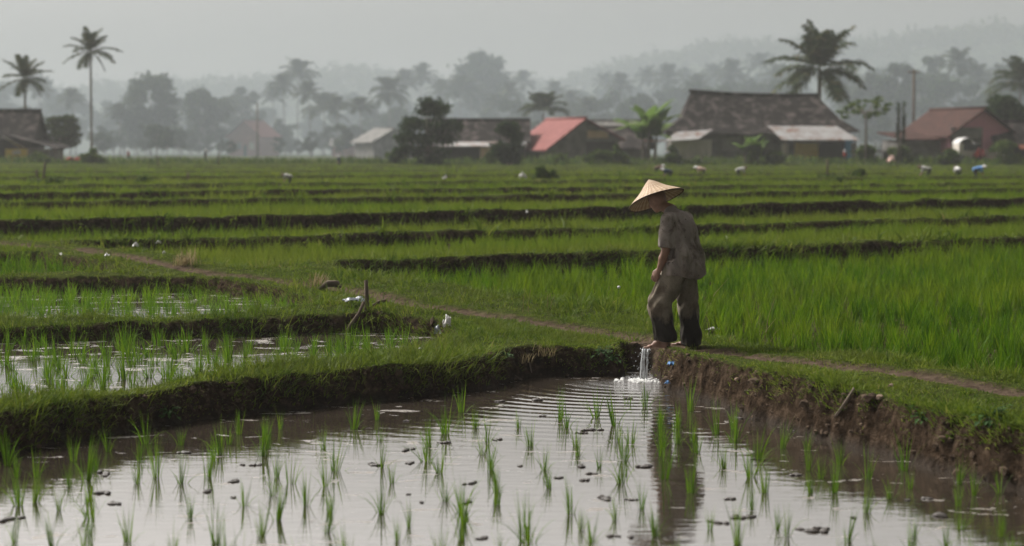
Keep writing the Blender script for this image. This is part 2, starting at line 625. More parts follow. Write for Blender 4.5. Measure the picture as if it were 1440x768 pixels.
def water_mat(name, ripple, film, mud=(.030, .0235, .0175)):
    m, n, out = new_mat(name)
    oc = objco(n)
    # fine wind and current
    v1 = mapped(n, oc, (1.0, 2.2, 1))
    h = mth(n, 'MULTIPLY', noise(n, 5, 3, .5, v1), .14)
    if ripple:
        sp = n.nodes.new("ShaderNodeSeparateXYZ"); n.links.new(oc, sp.inputs[0])
        dx = mth(n, 'SUBTRACT', sp.outputs[0], FALL[0]); dy = mth(n, 'SUBTRACT', sp.outputs[1], FALL[1])
        r2 = mth(n, 'ADD', mth(n, 'MULTIPLY', dx, dx), mth(n, 'MULTIPLY', dy, dy))
        r = mth(n, 'SQRT', r2)
        wob = mth(n, 'MULTIPLY', noise(n, 1.6, 2, .5, oc), 1.6)
        ph = mth(n, 'ADD', mth(n, 'MULTIPLY', r, 30.0), wob)
        am = mth(n, 'DIVIDE', 1.0, mth(n, 'ADD', 1.0, mth(n, 'POWER', mth(n, 'MULTIPLY', r, .40), 4.0)))
        h = mth(n, 'ADD', h, mth(n, 'MULTIPLY', mth(n, 'MULTIPLY', mth(n, 'SINE', ph), am), .16))
        am2 = mth(n, 'DIVIDE', 1.0, mth(n, 'ADD', 1.0, mth(n, 'POWER', mth(n, 'MULTIPLY', r, 1.6), 4.0)))
        h = mth(n, 'ADD', h, mth(n, 'MULTIPLY', mth(n, 'MULTIPLY', noise(n, 22, 3, .6, oc), am2), 1.4))
    nb = bump(n, h, 1.0, .012)
    # floating film: pale dusty scum with ragged edges
    fn = noise(n, film[0], 7, .62, mapped(n, oc, (.8, 1.5, 1)), .6)
    fm = ramp(n, fn, [(film[1], (0, 0, 0)), (film[1] + .02, (1, 1, 1))])
    brk = ramp(n, noise(n, 26, 3, .6, oc), [(.40, (0, 0, 0)), (.48, (1, 1, 1))])
    fm = mth(n, 'MULTIPLY', fm, brk)
    murk = ramp(n, noise(n, .9, 4, .6, oc), [(.3, tuple(c * .7 for c in mud)), (.7, tuple(c * 1.25 for c in mud))])
    col = mixc(n, fm, murk, (.155, .137, .118))
    rg = mth(n, 'ADD', .035, mth(n, 'MULTIPLY', fm, .5))
    p = principled(n, out, col, rg, nb, .5)
    n.links.new(mth(n, 'SUBTRACT', 6.0, mth(n, 'MULTIPLY', fm, 4.6)), p.inputs['IOR'])
    return m


def sheet(name, poly, z, mat, grow=.25):
    """flat water surface a little larger than its paddy: its rim is buried in the bank"""
    P = [Vector((p[0], p[1])) for p in poly]
    n_ = len(P)
    area = sum(P[i].x * P[(i + 1) % n_].y - P[(i + 1) % n_].x * P[i].y for i in range(n_))
    sg = 1 if area > 0 else -1
    vs = []
    for i in range(n_):
        a, b, c = P[i - 1], P[i], P[(i + 1) % n_]
        n1 = Vector(((b - a).y, -(b - a).x)).normalized(); n2 = Vector(((c - b).y, -(c - b).x)).normalized()
        nn = (n1 + n2)
        nn = nn.normalized() if nn.length > .1 else n1
        q = b + nn * grow * sg
        vs.append((q.x, q.y, z))
    bm = bmesh.new()
    f = bm.faces.new([bm.verts.new(v) for v in vs])
    bmesh.ops.triangulate(bm, faces=[f])
    bmesh.ops.recalc_face_normals(bm, faces=bm.faces)
    for f in bm.faces:
        if f.normal.z < 0: f.normal_flip()
    me = bpy.data.meshes.new(name); bm.to_mesh(me); bm.free()
    me.materials.append(mat)
    return link(name, me)


M['water_near'] = water_mat('muddy_water_rippled', True, (3.2, .62))
M['water_still'] = water_mat('muddy_water_still', False, (3.0, .57))
tag(sheet('paddy_water', NEAR, Z_NEAR, M['water_near'], .12), 'muddy rippled water of the near paddy below the running inlet', 'water', kind='structure')
tag(sheet('paddy_water', MIDL, Z_MIDL, M['water_still'], .15), 'still brown water of the second paddy, behind the grassy bund', 'water', kind='structure')
tag(sheet('paddy_water', THIRD, Z_THIRD, M['water_still'], .15), 'thin strips of water in the third paddy, beside the footpath', 'water', kind='structure')

# ------------------------------------------------------------------ haze
hz = MB().box((-3200, -160, -1.2), (3200, 3200, 105))
m, n, out = new_mat('pale_haze')
pv = n.nodes.new("ShaderNodeVolumePrincipled")
pv.inputs['Color'].default_value = (.54, .545, .54, 1)
pv.inputs['Density'].default_value = .0005
pv.inputs['Anisotropy'].default_value = .25
n.links.new(pv.outputs[0], out.inputs['Volume'])
haze = tag(hz.build('haze', m), 'thin pale smoke haze hanging over the fields and village', 'haze', kind='stuff')
haze.display_type = 'WIRE'

# smoke lying in the hollow behind the fields, thickest on the left
bm = bmesh.new()
bmesh.ops.create_icosphere(bm, subdivisions=4, radius=1)
for v in bm.verts:
    v.co = Vector((v.co.x * 420 - 60, v.co.y * 210 + 415, v.co.z * 40 + 1.0))
me = bpy.data.meshes.new('smoke'); bm.to_mesh(me); bm.free()
m, n, out = new_mat('low_smoke')
pv = n.nodes.new("ShaderNodeVolumePrincipled")
pv.inputs['Color'].default_value = (.40, .465, .515, 1)
pv.inputs['Density'].default_value = .0023
n.links.new(pv.outputs[0], out.inputs['Volume'])
me.materials.append(m)
smoke = tag(link('smoke', me), 'pale smoke lying low around the trees behind the left fields', 'smoke', kind='stuff')
smoke.display_type = 'WIRE'
# ------------------------------------------------------------------ blades
def blade_arrays(P, head, lean, curl, L, W, seg=3, twist=None):
    """P (n,3) roots; head = compass heading of the droop; lean / curl = angle from upright at the root / gained to the tip"""
    n_ = len(P)
    t = np.linspace(0, 1, seg + 1)
    cx = np.zeros(n_); cz = np.zeros(n_)
    rows = []
    hx, hy = np.cos(head), np.sin(head)
    tw = head + np.pi / 2 if twist is None else twist
    sx, sy = np.cos(tw), np.sin(tw)
    for i in range(seg + 1):
        if i > 0:
            th = lean + curl * (t[i] + t[i - 1]) / 2
            cx = cx + np.sin(th) * L / seg; cz = cz + np.cos(th) * L / seg
        wv = W * (1 - t[i] ** 1.6) * .5 * (0.75 + .5 * min(1, 3 * t[i]))
        c = np.stack([P[:, 0] + hx * cx, P[:, 1] + hy * cx, P[:, 2] + cz], -1)
        if i < seg:
            o = np.stack([sx * wv, sy * wv, np.zeros(n_)], -1)
            rows += [c - o, c + o]
        else:
            rows.append(c)
    V = np.stack(rows, 1)                      # n, 2*seg+1, 3
    k = 2 * seg + 1
    b = (np.arange(n_) * k)[:, None]
    q = [b + np.array([[2 * i, 2 * i + 1, 2 * i + 3, 2 * i + 2]]) for i in range(seg - 1)]
    quads = np.concatenate(q, 0) if q else np.zeros((0, 4), int)
    tris = b + np.array([[2 * seg - 2, 2 * seg - 1, 2 * seg]])
    return V.reshape(-1, 3), quads, tris


class Blades:
    def __init__(s): s.V, s.Q, s.T, s.n, s.tone = [], [], [], 0, []

    def add(s, *a, tone=None, **k):
        V, q, t = blade_arrays(*a, **k)
        n_ = len(a[0])
        tone = rng.random(n_) if tone is None else np.broadcast_to(tone, (n_,))
        s.tone.append(np.repeat(tone, len(V) // n_))
        s.V.append(V); s.Q.append(q + s.n); s.T.append(t + s.n); s.n += len(V)

    def mesh(s, name, mat):
        me = mesh_np(name, np.concatenate(s.V), np.concatenate(s.Q), np.concatenate(s.T), mat)
        a = me.attributes.new('tone', 'FLOAT', 'POINT')
        a.data.foreach_set('value', np.concatenate(s.tone).astype(np.float32))
        return me


U = lambda a, b, n_: rng.uniform(a, b, n_)


def in_view(x, y, mar=1.12, add=1.8):
    return np.abs(x) < (720 / FOC) * y * mar + add


def tops(x, y):
    """signed distance INTO any paddy or rice field (positive = inside)"""
    d = np.full(x.shape, -1e9)
    xw, yw = warp(x, y)
    for p in (NEAR, MIDL, THIRD, FOURTH, RIGHT):
        d = np.maximum(d, poly_sd(xw, yw, p))
    for k in range(len(LINES)):
        d = np.maximum(d, field_sd(x, y, k))
    return d


# ------------------------------------------------------------------ grass on the bunds
def grass(name, n_try, ya, yb, Lr, Wr, label, seg=3, dens=None, dry=.0, xlim=None):
    y = np.sqrt(U(ya * ya, yb * yb, n_try)) if yb < 60 else U(ya, yb, n_try)
    x = U(-1, 1, n_try) * ((720 / FOC) * y * 1.12 + 1.6)
    d = tops(x, y)
    z = ground(x, y)
    gx_, gy_ = slope(x, y)
    steep = np.hypot(gx_, gy_)
    pd = line_d(x + .12 * fbm2(x * 1.5, y * 1.5, 77, 2), y, PATH)
    patch = fbm2(x * 1.1, y * 1.1, 101, 3)
    keep = (d < .10) & (z > .075)
    # the trodden path is nearly bare, steep earth is bare in places, the lip overhangs
    pk = np.clip((pd - .10) / .22, .05, 1)
    pk = np.where(y > 45, 1, pk)
    zt = land_z(x, y)
    down = np.clip((zt - z) / .28, 0, 1)
    earthy = (x > 1.3) & (y < 18.6)          # the right-hand bank is mostly bare clay
    dk = np.where(earthy, np.clip(1.0 - 1.9 * down + 1.3 * patch, .05, 1), np.clip(1.4 - .62 * down + .8 * patch, .15, 1))
    keep &= rng.random(n_try) < pk * dk * np.clip(.75 + patch, .3, 1)
    x, y, z, gx_, gy_, steep, down, patch = [a[keep] for a in (x, y, z, gx_, gy_, steep, down, patch)]
    # tufts: each point grows a handful of blades of one length and tone
    per = 8
    nt_ = len(x)
    tl = np.clip(rng.lognormal(-.15, .48, nt_), .35, 2.6) * np.where(x < .9, .82, .85) * np.clip(.85 + 1.1 * fbm2(x * .9, y * .9, 202, 3), .45, 1.7)
    tone = np.clip(rng.random(nt_) * .95 + .0 + .6 * fbm2(x * .7, y * .7, 211, 2), 0, 1)
    tl = tl * (np.clip(line_d(x, y, PATH) / .8, .45, 1.0) if yb < 45 else 1.0)
    x, y, gx_, gy_, steep, tl, tone, z = [np.repeat(a, per) for a in (x, y, gx_, gy_, steep, tl, tone, z)]
    n_ = len(x)
    dx, dy = rng.normal(0, Lr[1] * .22, n_), rng.normal(0, Lr[1] * .22, n_)
    x = x + dx; y = y + dy
    z = np.where(steep > .8, z + np.clip(dx * gx_ + dy * gy_, -.06, .06), ground(x, y))
    outw = np.arctan2(dy, dx)
    head = np.where(steep > .5, np.arctan2(-gy_, -gx_) + U(-1.0, 1.0, n_), outw + U(-.8, .8, n_))
    lean = np.where(steep > .5, U(.2, 1.2, n_), U(.0, .6, n_))
    L = U(Lr[0], Lr[1], n_) * tl * np.where(steep > .5, 1.25, 1)
    B = Blades()
    B.add(np.stack([x, y, z - .008], -1), head, lean, U(.2, 1.6, n_), L, U(Wr[0], Wr[1], n_), seg=seg, twist=U(0, 2 * np.pi, n_), tone=tone)
    return tag(link(name, B.mesh(name, M['grass'])), label, 'grass', kind='stuff')


grass('grass', 135000, 11.0, 21.5, (.045, .12), (.005, .0105), 'short green grass covering the near bunds around the standing farmer', seg=3)
grass('grass', 48000, 21.5, 34, (.06, .17), (.008, .015), 'rough grass along the footpath and the stepped bunds left of it', seg=2)
grass('grass', 70000, 32, 100, (.08, .2), (.02, .04), 'thin light grass edging the crests of the distant terrace bunds', seg=2)


# ------------------------------------------------------------------ dense rice (nobody could count it)
def rice_field(name, sel, xr_, yr_, sp, per, Hr, W, label, mat, seg=2, spread=.05, rot=.61, rowj=.2):
    ca, sa = math.cos(rot), math.sin(rot)
    cx, cyy = (xr_[0] + xr_[1]) / 2, (yr_[0] + yr_[1]) / 2
    ext = math.hypot(xr_[1] - xr_[0], yr_[1] - yr_[0]) / 2 + 1
    k = np.arange(-ext, ext, sp)
    A, B_ = np.meshgrid(k, k)
    A = A + rng.normal(0, sp * rowj, A.shape); B_ = B_ + rng.normal(0, sp * rowj, A.shape)
    x = cx + A * ca - B_ * sa; y = cyy + A * sa + B_ * ca
    x, y = x.ravel(), y.ravel()
    ok = (x > xr_[0]) & (x < xr_[1]) & (y > yr_[0]) & (y < yr_[1]) & in_view(x, y)
    x, y = x[ok], y[ok]
    d = sel(x, y)
    ok = d > .05
    x, y = x[ok], y[ok]
    vig = np.clip(1 + .5 * fbm2(x * .5, y * .5, 303, 3), .6, 1.3) * (1 + rng.normal(0, .17, len(x)))
    tone = np.clip(rng.random(len(x)) * .8 + .1 + .5 * fbm2(x * .45, y * .45, 909, 3), 0, 1)
    hd = np.repeat(rng.uniform(0, 6.28, len(x)), per)
    x = np.repeat(x, per); y = np.repeat(y, per); vig = np.repeat(vig, per); tone = np.repeat(tone, per)
    n_ = len(x)
    px = x + rng.normal(0, spread, n_); py = y + rng.normal(0, spread, n_)
    z = ground(px, py)
    B = Blades()
    B.add(np.stack([px, py, z - .01], -1), U(0, 2 * np.pi, n_), U(.0, .28, n_), U(.05, .60, n_), U(Hr[0], Hr[1], n_) * vig, U(W * .7, W * 1.3, n_), seg=seg, twist=U(0, 2 * np.pi, n_), tone=tone)
    return tag(link(name, B.mesh(name, mat)), label, 'rice', kind='stuff')


sd_of = lambda poly: (lambda x, y: poly_sd(*warp(x, y), poly))
rice_field('rice_field', sd_of(RIGHT), (-3, 14), (13, 25), .29, 30, (.20, .38), .0105, 'dense bright green rice field behind the farmer, front half', M['rice_dense'], seg=3, spread=.028)
rice_field('rice_field', sd_of(RIGHT), (-3, 16), (25, 44), .29, 22, (.20, .38), .014, 'dense bright green rice field beyond the farmer, up to the first dark bund', M['rice_dense'], seg=2, spread=.03)
rice_field('rice_field', sd_of(FOURTH), (-12, -4), (25.8, 29.6), .28, 12, (.20, .34), .012, 'thin young rice in the small left plot beside the footpath', M['rice'], seg=2, spread=.04)
rice_field('rice_field', sd_of(THIRD), (-11, -2), (20.4, 26), .23, 11, (.18, .33), .010, 'tufts of young rice in the third paddy below the footpath', M['rice'], seg=3, spread=.035, rot=.2)
RL = ['just above the first dark bund', 'between the second and third dark bunds', 'above the tallest dark bund', 'above the fourth dark bund', 'above the fifth dark bund',
      'on the sixth terrace up', 'on the seventh terrace up', 'on the eighth terrace, near the far workers', 'on the ninth terrace below the village', 'on the last terrace at the edge of the village']
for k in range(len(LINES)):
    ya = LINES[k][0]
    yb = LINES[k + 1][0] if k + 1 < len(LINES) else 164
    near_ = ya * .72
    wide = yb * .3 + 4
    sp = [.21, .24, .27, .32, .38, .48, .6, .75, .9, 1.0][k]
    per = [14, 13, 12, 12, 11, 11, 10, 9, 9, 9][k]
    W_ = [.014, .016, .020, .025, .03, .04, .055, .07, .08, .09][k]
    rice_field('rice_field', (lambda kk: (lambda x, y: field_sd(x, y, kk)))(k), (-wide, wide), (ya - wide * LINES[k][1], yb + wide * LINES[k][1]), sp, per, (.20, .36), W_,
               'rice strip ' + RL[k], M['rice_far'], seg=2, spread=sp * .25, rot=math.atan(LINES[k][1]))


# ------------------------------------------------------------------ seedlings one can count
def seedling_mesh(i):
    r = np.random.default_rng(100 + i)
    n_ = int(r.integers(15, 26))
    ang = r.uniform(0, 2 * np.pi, n_)
    rad = r.uniform(0, .022, n_)
    P = np.stack([np.cos(ang) * rad, np.sin(ang) * rad, np.full(n_, -.10)], -1)
    L = r.uniform(.14, .33, n_) + .10
    L = np.where(r.random(n_) < .2, L * .8, L)
    B = Blades()
    B.add(P, ang + r.normal(0, .5, n_), np.abs(r.normal(.03, .07, n_)), np.abs(r.normal(.10, .22, n_)) + (r.random(n_) < .18) * r.uniform(.6, 1.6, n_), L, r.uniform(.0058, .0105, n_), seg=5, twist=r.uniform(0, 2 * np.pi, n_))
    return B.mesh('rice_seedling', M['rice'])


SEED = [seedling_mesh(i) for i in range(14)]
c1 = [(150, 480), (325, 400), (450, 270), (500, 330), (525, 430), (555, 490), (585, 570), (185, 540), (370, 500), (385, 610), (145, 655), (205, 760), (450, 760), (665, 330), (710, 400), (820, 300), (765, 490), (880, 400), (960, 290), (970, 480), (1030, 320), (1040, 380), (1090, 390), (1055, 540), (1145, 250), (1200, 330), (1205, 440), (1262, 330), (1265, 390), (680, 740), (705, 768), (900, 720), (940, 765), (1130, 640), (1185, 740), (130, 300), (140, 380)]
c2 = [(30, 430), (28, 330), (85, 360), (130, 300), (140, 410), (135, 590), (225, 380), (240, 300), (290, 410), (250, 500), (370, 340), (370, 470), (455, 430), (350, 650), (395, 590), (205, 720), (440, 720), (475, 745), (545, 440), (550, 510), (555, 590), (660, 490), (640, 590), (760, 540), (755, 660), (840, 610), (890, 510), (690, 765), (925, 745), (1090, 720), (1135, 600), (1225, 590), (1235, 745), (300, 775), (5, 745), (1040, 780)]
c3 = [(40, 560), (100, 560), (95, 640), (45, 650), (205, 590), (255, 570), (265, 640), (215, 510), (325, 480), (425, 510), (415, 580), (475, 560), (555, 460), (555, 580), (640, 560), (655, 510), (735, 425), (750, 650), (850, 560), (830, 470), (865, 410), (895, 580), (1000, 470), (1005, 590), (1035, 540), (945, 650), (1020, 670), (580, 690), (265, 740), (385, 765), (805, 745), (445, 455), (660, 770), (150, 780), (30, 765)]
seeds = [(480 + a / 2.667, 480 + b / 2.667) for a, b in c1] + [(920 + a / 2.494, 460 + b / 2.494) for a, b in c2] + [(a / 2.206, 420 + b / 2.206) for a, b in c3]
spots = []
for px, py in seeds:
    X, Y, _ = at(px, py, 0)
    if poly_sd(np.array([X]), np.array([Y]), NEAR)[0] > .12: spots.append((X, Y))
# further plants of the same rows along the picture's lower edge and to either side
tries = 0
while len(spots) < 172 and tries < 6000:
    tries += 1
    Y = random.uniform(9.6, 15.5); X = random.uniform(-1, 1) * (Y * .262 + .5)
    if poly_sd(np.array([X]), np.array([Y]), NEAR)[0] < .2: continue
    if min(math.hypot(X - a, Y - b) for a, b in spots) < .30: continue
    spots.append((X, Y))
for i, (X, Y) in enumerate(spots):
    o = link('rice_seedling', SEED[i % 14], None, (X, Y, 0.0))
    o.rotation_euler = (random.uniform(-.07, .07), random.uniform(-.07, .07), random.uniform(0, 6.28))
    s = random.uniform(.6, 1.1) * (1.0 if Y > 12.5 else .9)
    o.scale = (s * .9, s * .9, s * 1.02)
    tag(o, 'young rice seedling standing alone in the rippled near paddy', 'rice plant', 'rice seedlings in the near paddy')
n2 = 0
rows = []
for jx in range(-30, 14):
    for jy in range(0, 34):
        X = -4.5 + jx * .29 * .8 + jy * .29 * .55 + random.gauss(0, .05)
        Y = 12.5 + jy * .29 * .83 - jx * .0 + random.gauss(0, .05)
        if abs(X) > Y * .262 + .25: continue
        if poly_sd(np.array([X]), np.array([Y]), MIDL)[0] < .16: continue
        rows.append((X, Y))
random.shuffle(rows)
rows = sorted(rows[:150], key=lambda p: -p[1])
for i, (X, Y) in enumerate(rows):
    o = link('rice_seedling', SEED[(i * 5) % 14], None, (X, Y, Z_MIDL))
    o.rotation_euler = (random.uniform(-.08, .08), random.uniform(-.08, .08), random.uniform(0, 6.28))
    s = random.uniform(.75, 1.1)
    o.scale = (s * 1.1, s * 1.1, s * .92)
    tag(o, 'bushy rice seedling standing in the still second paddy', 'rice plant', 'rice seedlings in the second paddy')

# ------------------------------------------------------------------ mud clods and straw in the near paddy
def clod_mesh(i):
    r = random.Random(500 + i)
    bm = bmesh.new()
    for j in range(r.randint(2, 5)):
        mt = Matrix.Translation((r.gauss(0, .035), r.gauss(0, .03), 0)) @ Matrix.Diagonal((r.uniform(.02, .045), r.uniform(.02, .04), r.uniform(.012, .028), 1))
        bmesh.ops.create_icosphere(bm, subdivisions=2, radius=1, matrix=mt)
    for v in bm.verts:
        v.co += Vector((r.gauss(0, .003), r.gauss(0, .003), r.gauss(0, .003)))
    me = bpy.data.meshes.new('mud_clod'); bm.to_mesh(me); bm.free()
    me.materials.append(M['mud'])
    for p in me.polygons: p.use_smooth = True
    return me


M['mud'] = rough_mat('wet_mud', [(.3, (.010, .008, .006)), (.7, (.045, .033, .025))], 30, .5, .5, .01, .4)
CLOD = [clod_mesh(i) for i in range(6)]
d1 = [(118, 465), (245, 410), (250, 460), (380, 380), (668, 470), (590, 370), (575, 371), (485, 535), (820, 515), (945, 500), (913, 523), (908, 470), (993, 592), (1095, 598), (1150, 472), (1030, 738), (250, 578), (300, 607), (470, 607), (935, 335), (760, 280), (590, 225), (735, 220), (1085, 742), (1075, 215), (905, 345), (240, 300), (520, 745)]
d2 = [(275, 607), (300, 670), (330, 672), (570, 720), (510, 520), (350, 465), (1020, 665), (965, 605), (600, 712), (235, 690), (900, 610), (710, 675), (1075, 550), (510, 365), (300, 320)]
d3 = [(310, 545), (345, 640), (712, 570), (715, 620), (745, 518), (790, 518), (15, 690), (300, 605), (640, 600), (565, 480)]
cl = [(480 + a / 2.667, 480 + b / 2.667) for a, b in d1] + [(920 + a / 2.494, 460 + b / 2.494) for a, b in d2] + [(a / 2.206, 420 + b / 2.206) for a, b in d3]
for i, (px, py) in enumerate(cl):
    X, Y, _ = at(px, py, .01)
    o = link('mud_clod', CLOD[i % 6], None, (X, Y, .004))
    o.rotation_euler = (0, 0, random.uniform(0, 6.28))
    s = random.uniform(.25, .68); o.scale = (s * 1.5, s * 1.1, s * .8)
    tag(o, 'small dark mud clod breaking the surface of the near paddy', 'mud clod', 'mud clods in the near paddy')

# crumbling earth on the steep bank faces
nC = 60000
cy_ = U(11, 23, nC); cx_ = U(-1, 1, nC) * (cy_ * .29 + .6)
sgx, sgy = slope(cx_, cy_, .04)
cz = ground(cx_, cy_)
ok = ((np.hypot(sgx, sgy) > .7) | ((np.hypot(sgx, sgy) > .12) & (cz < .10))) & (cz > -.03) & (rng.random(nC) < np.clip(.55 + 1.5 * fbm2(cx_ * 2, cy_ * 2, 555, 3), .1, 1))
cx_, cy_, cz, sgx, sgy = [a[ok] for a in (cx_, cy_, cz, sgx, sgy)]
nC = len(cx_)
bm = bmesh.new(); bmesh.ops.create_icosphere(bm, subdivisions=1, radius=1)
bv = np.array([v.co for v in bm.verts]); bf = np.array([[v.index for v in f.verts] for f in bm.faces]); bm.free()
sz = np.clip(rng.lognormal(-4.35, .55, nC), .005, .05)
ext = np.stack([U(.7, 1.4, nC), U(.7, 1.4, nC), U(.5, 1.0, nC)], -1) * sz[:, None]
V = bv[None] * ext[:, None, :] * U(.7, 1.3, nC * len(bv)).reshape(nC, -1, 1)
V += np.stack([cx_, cy_, cz - sz * .2], -1)[:, None, :]
T_ = bf[None] + (np.arange(nC) * len(bv))[:, None, None]
M['crumb'] = rough_mat('crumbling_earth', [(.3, (.018, .0125, .0085)), (.5, (.056, .039, .027)), (.72, (.135, .098, .069))], 9, .95, .6, .01, .06)
tag(link('soil_crumbs', mesh_np('soil_crumbs', V.reshape(-1, 3), None, T_.reshape(-1, 3), M['crumb'], False)), 'crumbling clods of dark earth on the steep bank faces', 'soil', kind='stuff')
# roots and dead straw hanging from the lips
nR = 60000
ry = U(11, 26, nR); rx = U(-1, 1, nR) * (ry * .29 + .6)
sgx, sgy = slope(rx, ry, .05); rz = ground(rx, ry)
ok = (np.hypot(sgx, sgy) > .6) & (rz > .06) & (rng.random(nR) < np.clip(.12 + .5 * fbm2(rx * 1.6, ry * 1.6, 556, 3), .0, .5))
rx, ry, rz, sgx, sgy = [a[ok] for a in (rx, ry, rz, sgx, sgy)]
nR = len(rx)
B = Blades()
B.add(np.stack([rx, ry, rz], -1), np.arctan2(-sgy, -sgx) + U(-1.2, 1.2, nR), U(.7, 1.6, nR), U(.4, 1.5, nR), U(.04, .15, nR), U(.003, .006, nR), seg=3)
M['straw'] = leaf_mat('dead_straw', [(0, (.045, .032, .018)), (.7, (.11, .082, .045)), (1, (.22, .17, .10))], .2, .8, .05)
tag(link('dead_grass', B.mesh('dead_grass', M['straw'])), 'dead straw and rootlets hanging from the bank lips', 'dead grass', kind='stuff')

nS = 420
sx_, sy_ = U(-5, 5, nS), U(9.5, 18.8, nS)
ok = (poly_sd(sx_, sy_, NEAR) > .1) & (rng.random(nS) < np.clip(.35 + 1.6 * fbm2(sx_ * .8, sy_ * .8, 808, 3), .05, 1))
sx_, sy_ = sx_[ok], sy_[ok]; nS = len(sx_)
B = Blades()
B.add(np.stack([sx_, sy_, np.full(nS, .004)], -1), U(0, 6.28, nS), np.full(nS, 1.54), U(-.02, .02, nS), U(.03, .16, nS), U(.003, .008, nS), seg=3)
tag(link('floating_straw', B.mesh('floating_straw', M['straw'])), 'bits of dead straw floating on the near paddy water', 'straw', kind='stuff')
# ------------------------------------------------------------------ tree makers
def quads_cards(C, size, r, flat=0.0):
    """leaf cards: kite-shaped quads of random tilt at centres C"""
    n_ = len(C)
    a = r.normal(0, 1, (n_, 3)); a[:, 2] *= (1 - flat)
    a /= np.linalg.norm(a, axis=1)[:, None]
    b = r.normal(0, 1, (n_, 3)); b[:, 2] *= (1 - flat)
    b -= (a * b).sum(1)[:, None] * a
    b /= np.linalg.norm(b, axis=1)[:, None]
    L = (size * r.uniform(.6, 1.3, n_))[:, None]
    V = np.stack([C - a * L, C + b * L * .45, C + a * L, C - b * L * .45], 1).reshape(-1, 3)
    return V, np.arange(n_ * 4).reshape(-1, 4)


def palm_meshes(h, nf, fl, seed, up=(-.5, 1.35), lean=0.0, hang=1.0, trunk_r=.16, lw=1.0):
    r = np.random.default_rng(seed)
    mb = MB()
    la = r.uniform(0, 6.28)
    pts = []
    for i in range(9):
        t = i / 8
        pts.append((math.cos(la) * lean * t * t, math.sin(la) * lean * t * t, -.6 + (h + .6) * t))
    mb.tube(pts, [trunk_r * (1.5 - .9 * min(1, 3 * i / 8)) if i < 3 else trunk_r * (.95 - .25 * i / 8) for i in range(9)], 8, jit=.08)
    top = np.array(pts[-1])
    trunk = mb.mesh('trunk', M['bark'])
    V, Q, T = [], [], []
    nv = 0
    for f in range(nf):
        az = f * 2.39996 + r.normal(0, .12)
        el = up[0] + (up[1] - up[0]) * ((f + .5) / nf) ** .85 + r.normal(0, .08)
        L = fl * r.uniform(.82, 1.12) * (.75 + .25 * math.cos(el))
        n_seg = 14
        p = top + np.array([0, 0, .1]); d_el = el
        pts_r = [p.copy()]; dirs = []
        bend = hang * r.uniform(.75, 1.25) * (.55 if el > .8 else (.95 if el > .1 else .6))
        for s in range(n_seg):
            d = np.array([math.cos(az) * math.cos(d_el), math.sin(az) * math.cos(d_el), math.sin(d_el)])
            p = p + d * L / n_seg
            pts_r.append(p.copy()); dirs.append(d)
            d_el -= bend / n_seg * (.5 + 1.3 * s / n_seg)
        dirs.append(dirs[-1])
        side = np.array([-math.sin(az), math.cos(az), 0])
        # rachis as a thin strip
        for s in range(n_seg):
            wv = .045 * (1 - s / n_seg) + .012
            V += [pts_r[s] - side * wv, pts_r[s] + side * wv, pts_r[s + 1] + side * wv * .9, pts_r[s + 1] - side * wv * .9]
            Q.append([nv, nv + 1, nv + 2, nv + 3]); nv += 4
        nl = 30
        for i in range(nl):
            t = .10 + .9 * (i + .5) / nl
            k = t * n_seg; k0 = min(int(k), n_seg - 1)
            q = pts_r[k0] * (1 - (k - k0)) + pts_r[k0 + 1] * (k - k0)
            d = dirs[k0]
            nup = np.cross(d, side)
            if nup[2] < 0: nup = -nup
            ll = lw * fl * (.12 + .25 * math.sin(math.pi * min(1, t * .95 + .08)) ** .8) * r.uniform(.8, 1.15)
            wv = fl * .021
            for sg in (-1, 1):
                dr = side * sg * .8 + d * .55 + nup * (.25 if t < .8 else .1) + r.normal(0, .10, 3)
                dr /= np.linalg.norm(dr)
                mid = q + dr * ll * .55
                tip = mid + (dr + np.array([0, 0, -.9])) * ll * .42
                V += [q - d * wv, q + d * wv, mid + d * wv * .8, mid - d * wv * .8, tip]
                Q.append([nv, nv + 1, nv + 2, nv + 3]); T.append([nv + 3, nv + 2, nv + 4]); nv += 5
    crown = mesh_np('crown', np.array(V), np.array(Q), np.array(T), M['palm'])
    return trunk, crown


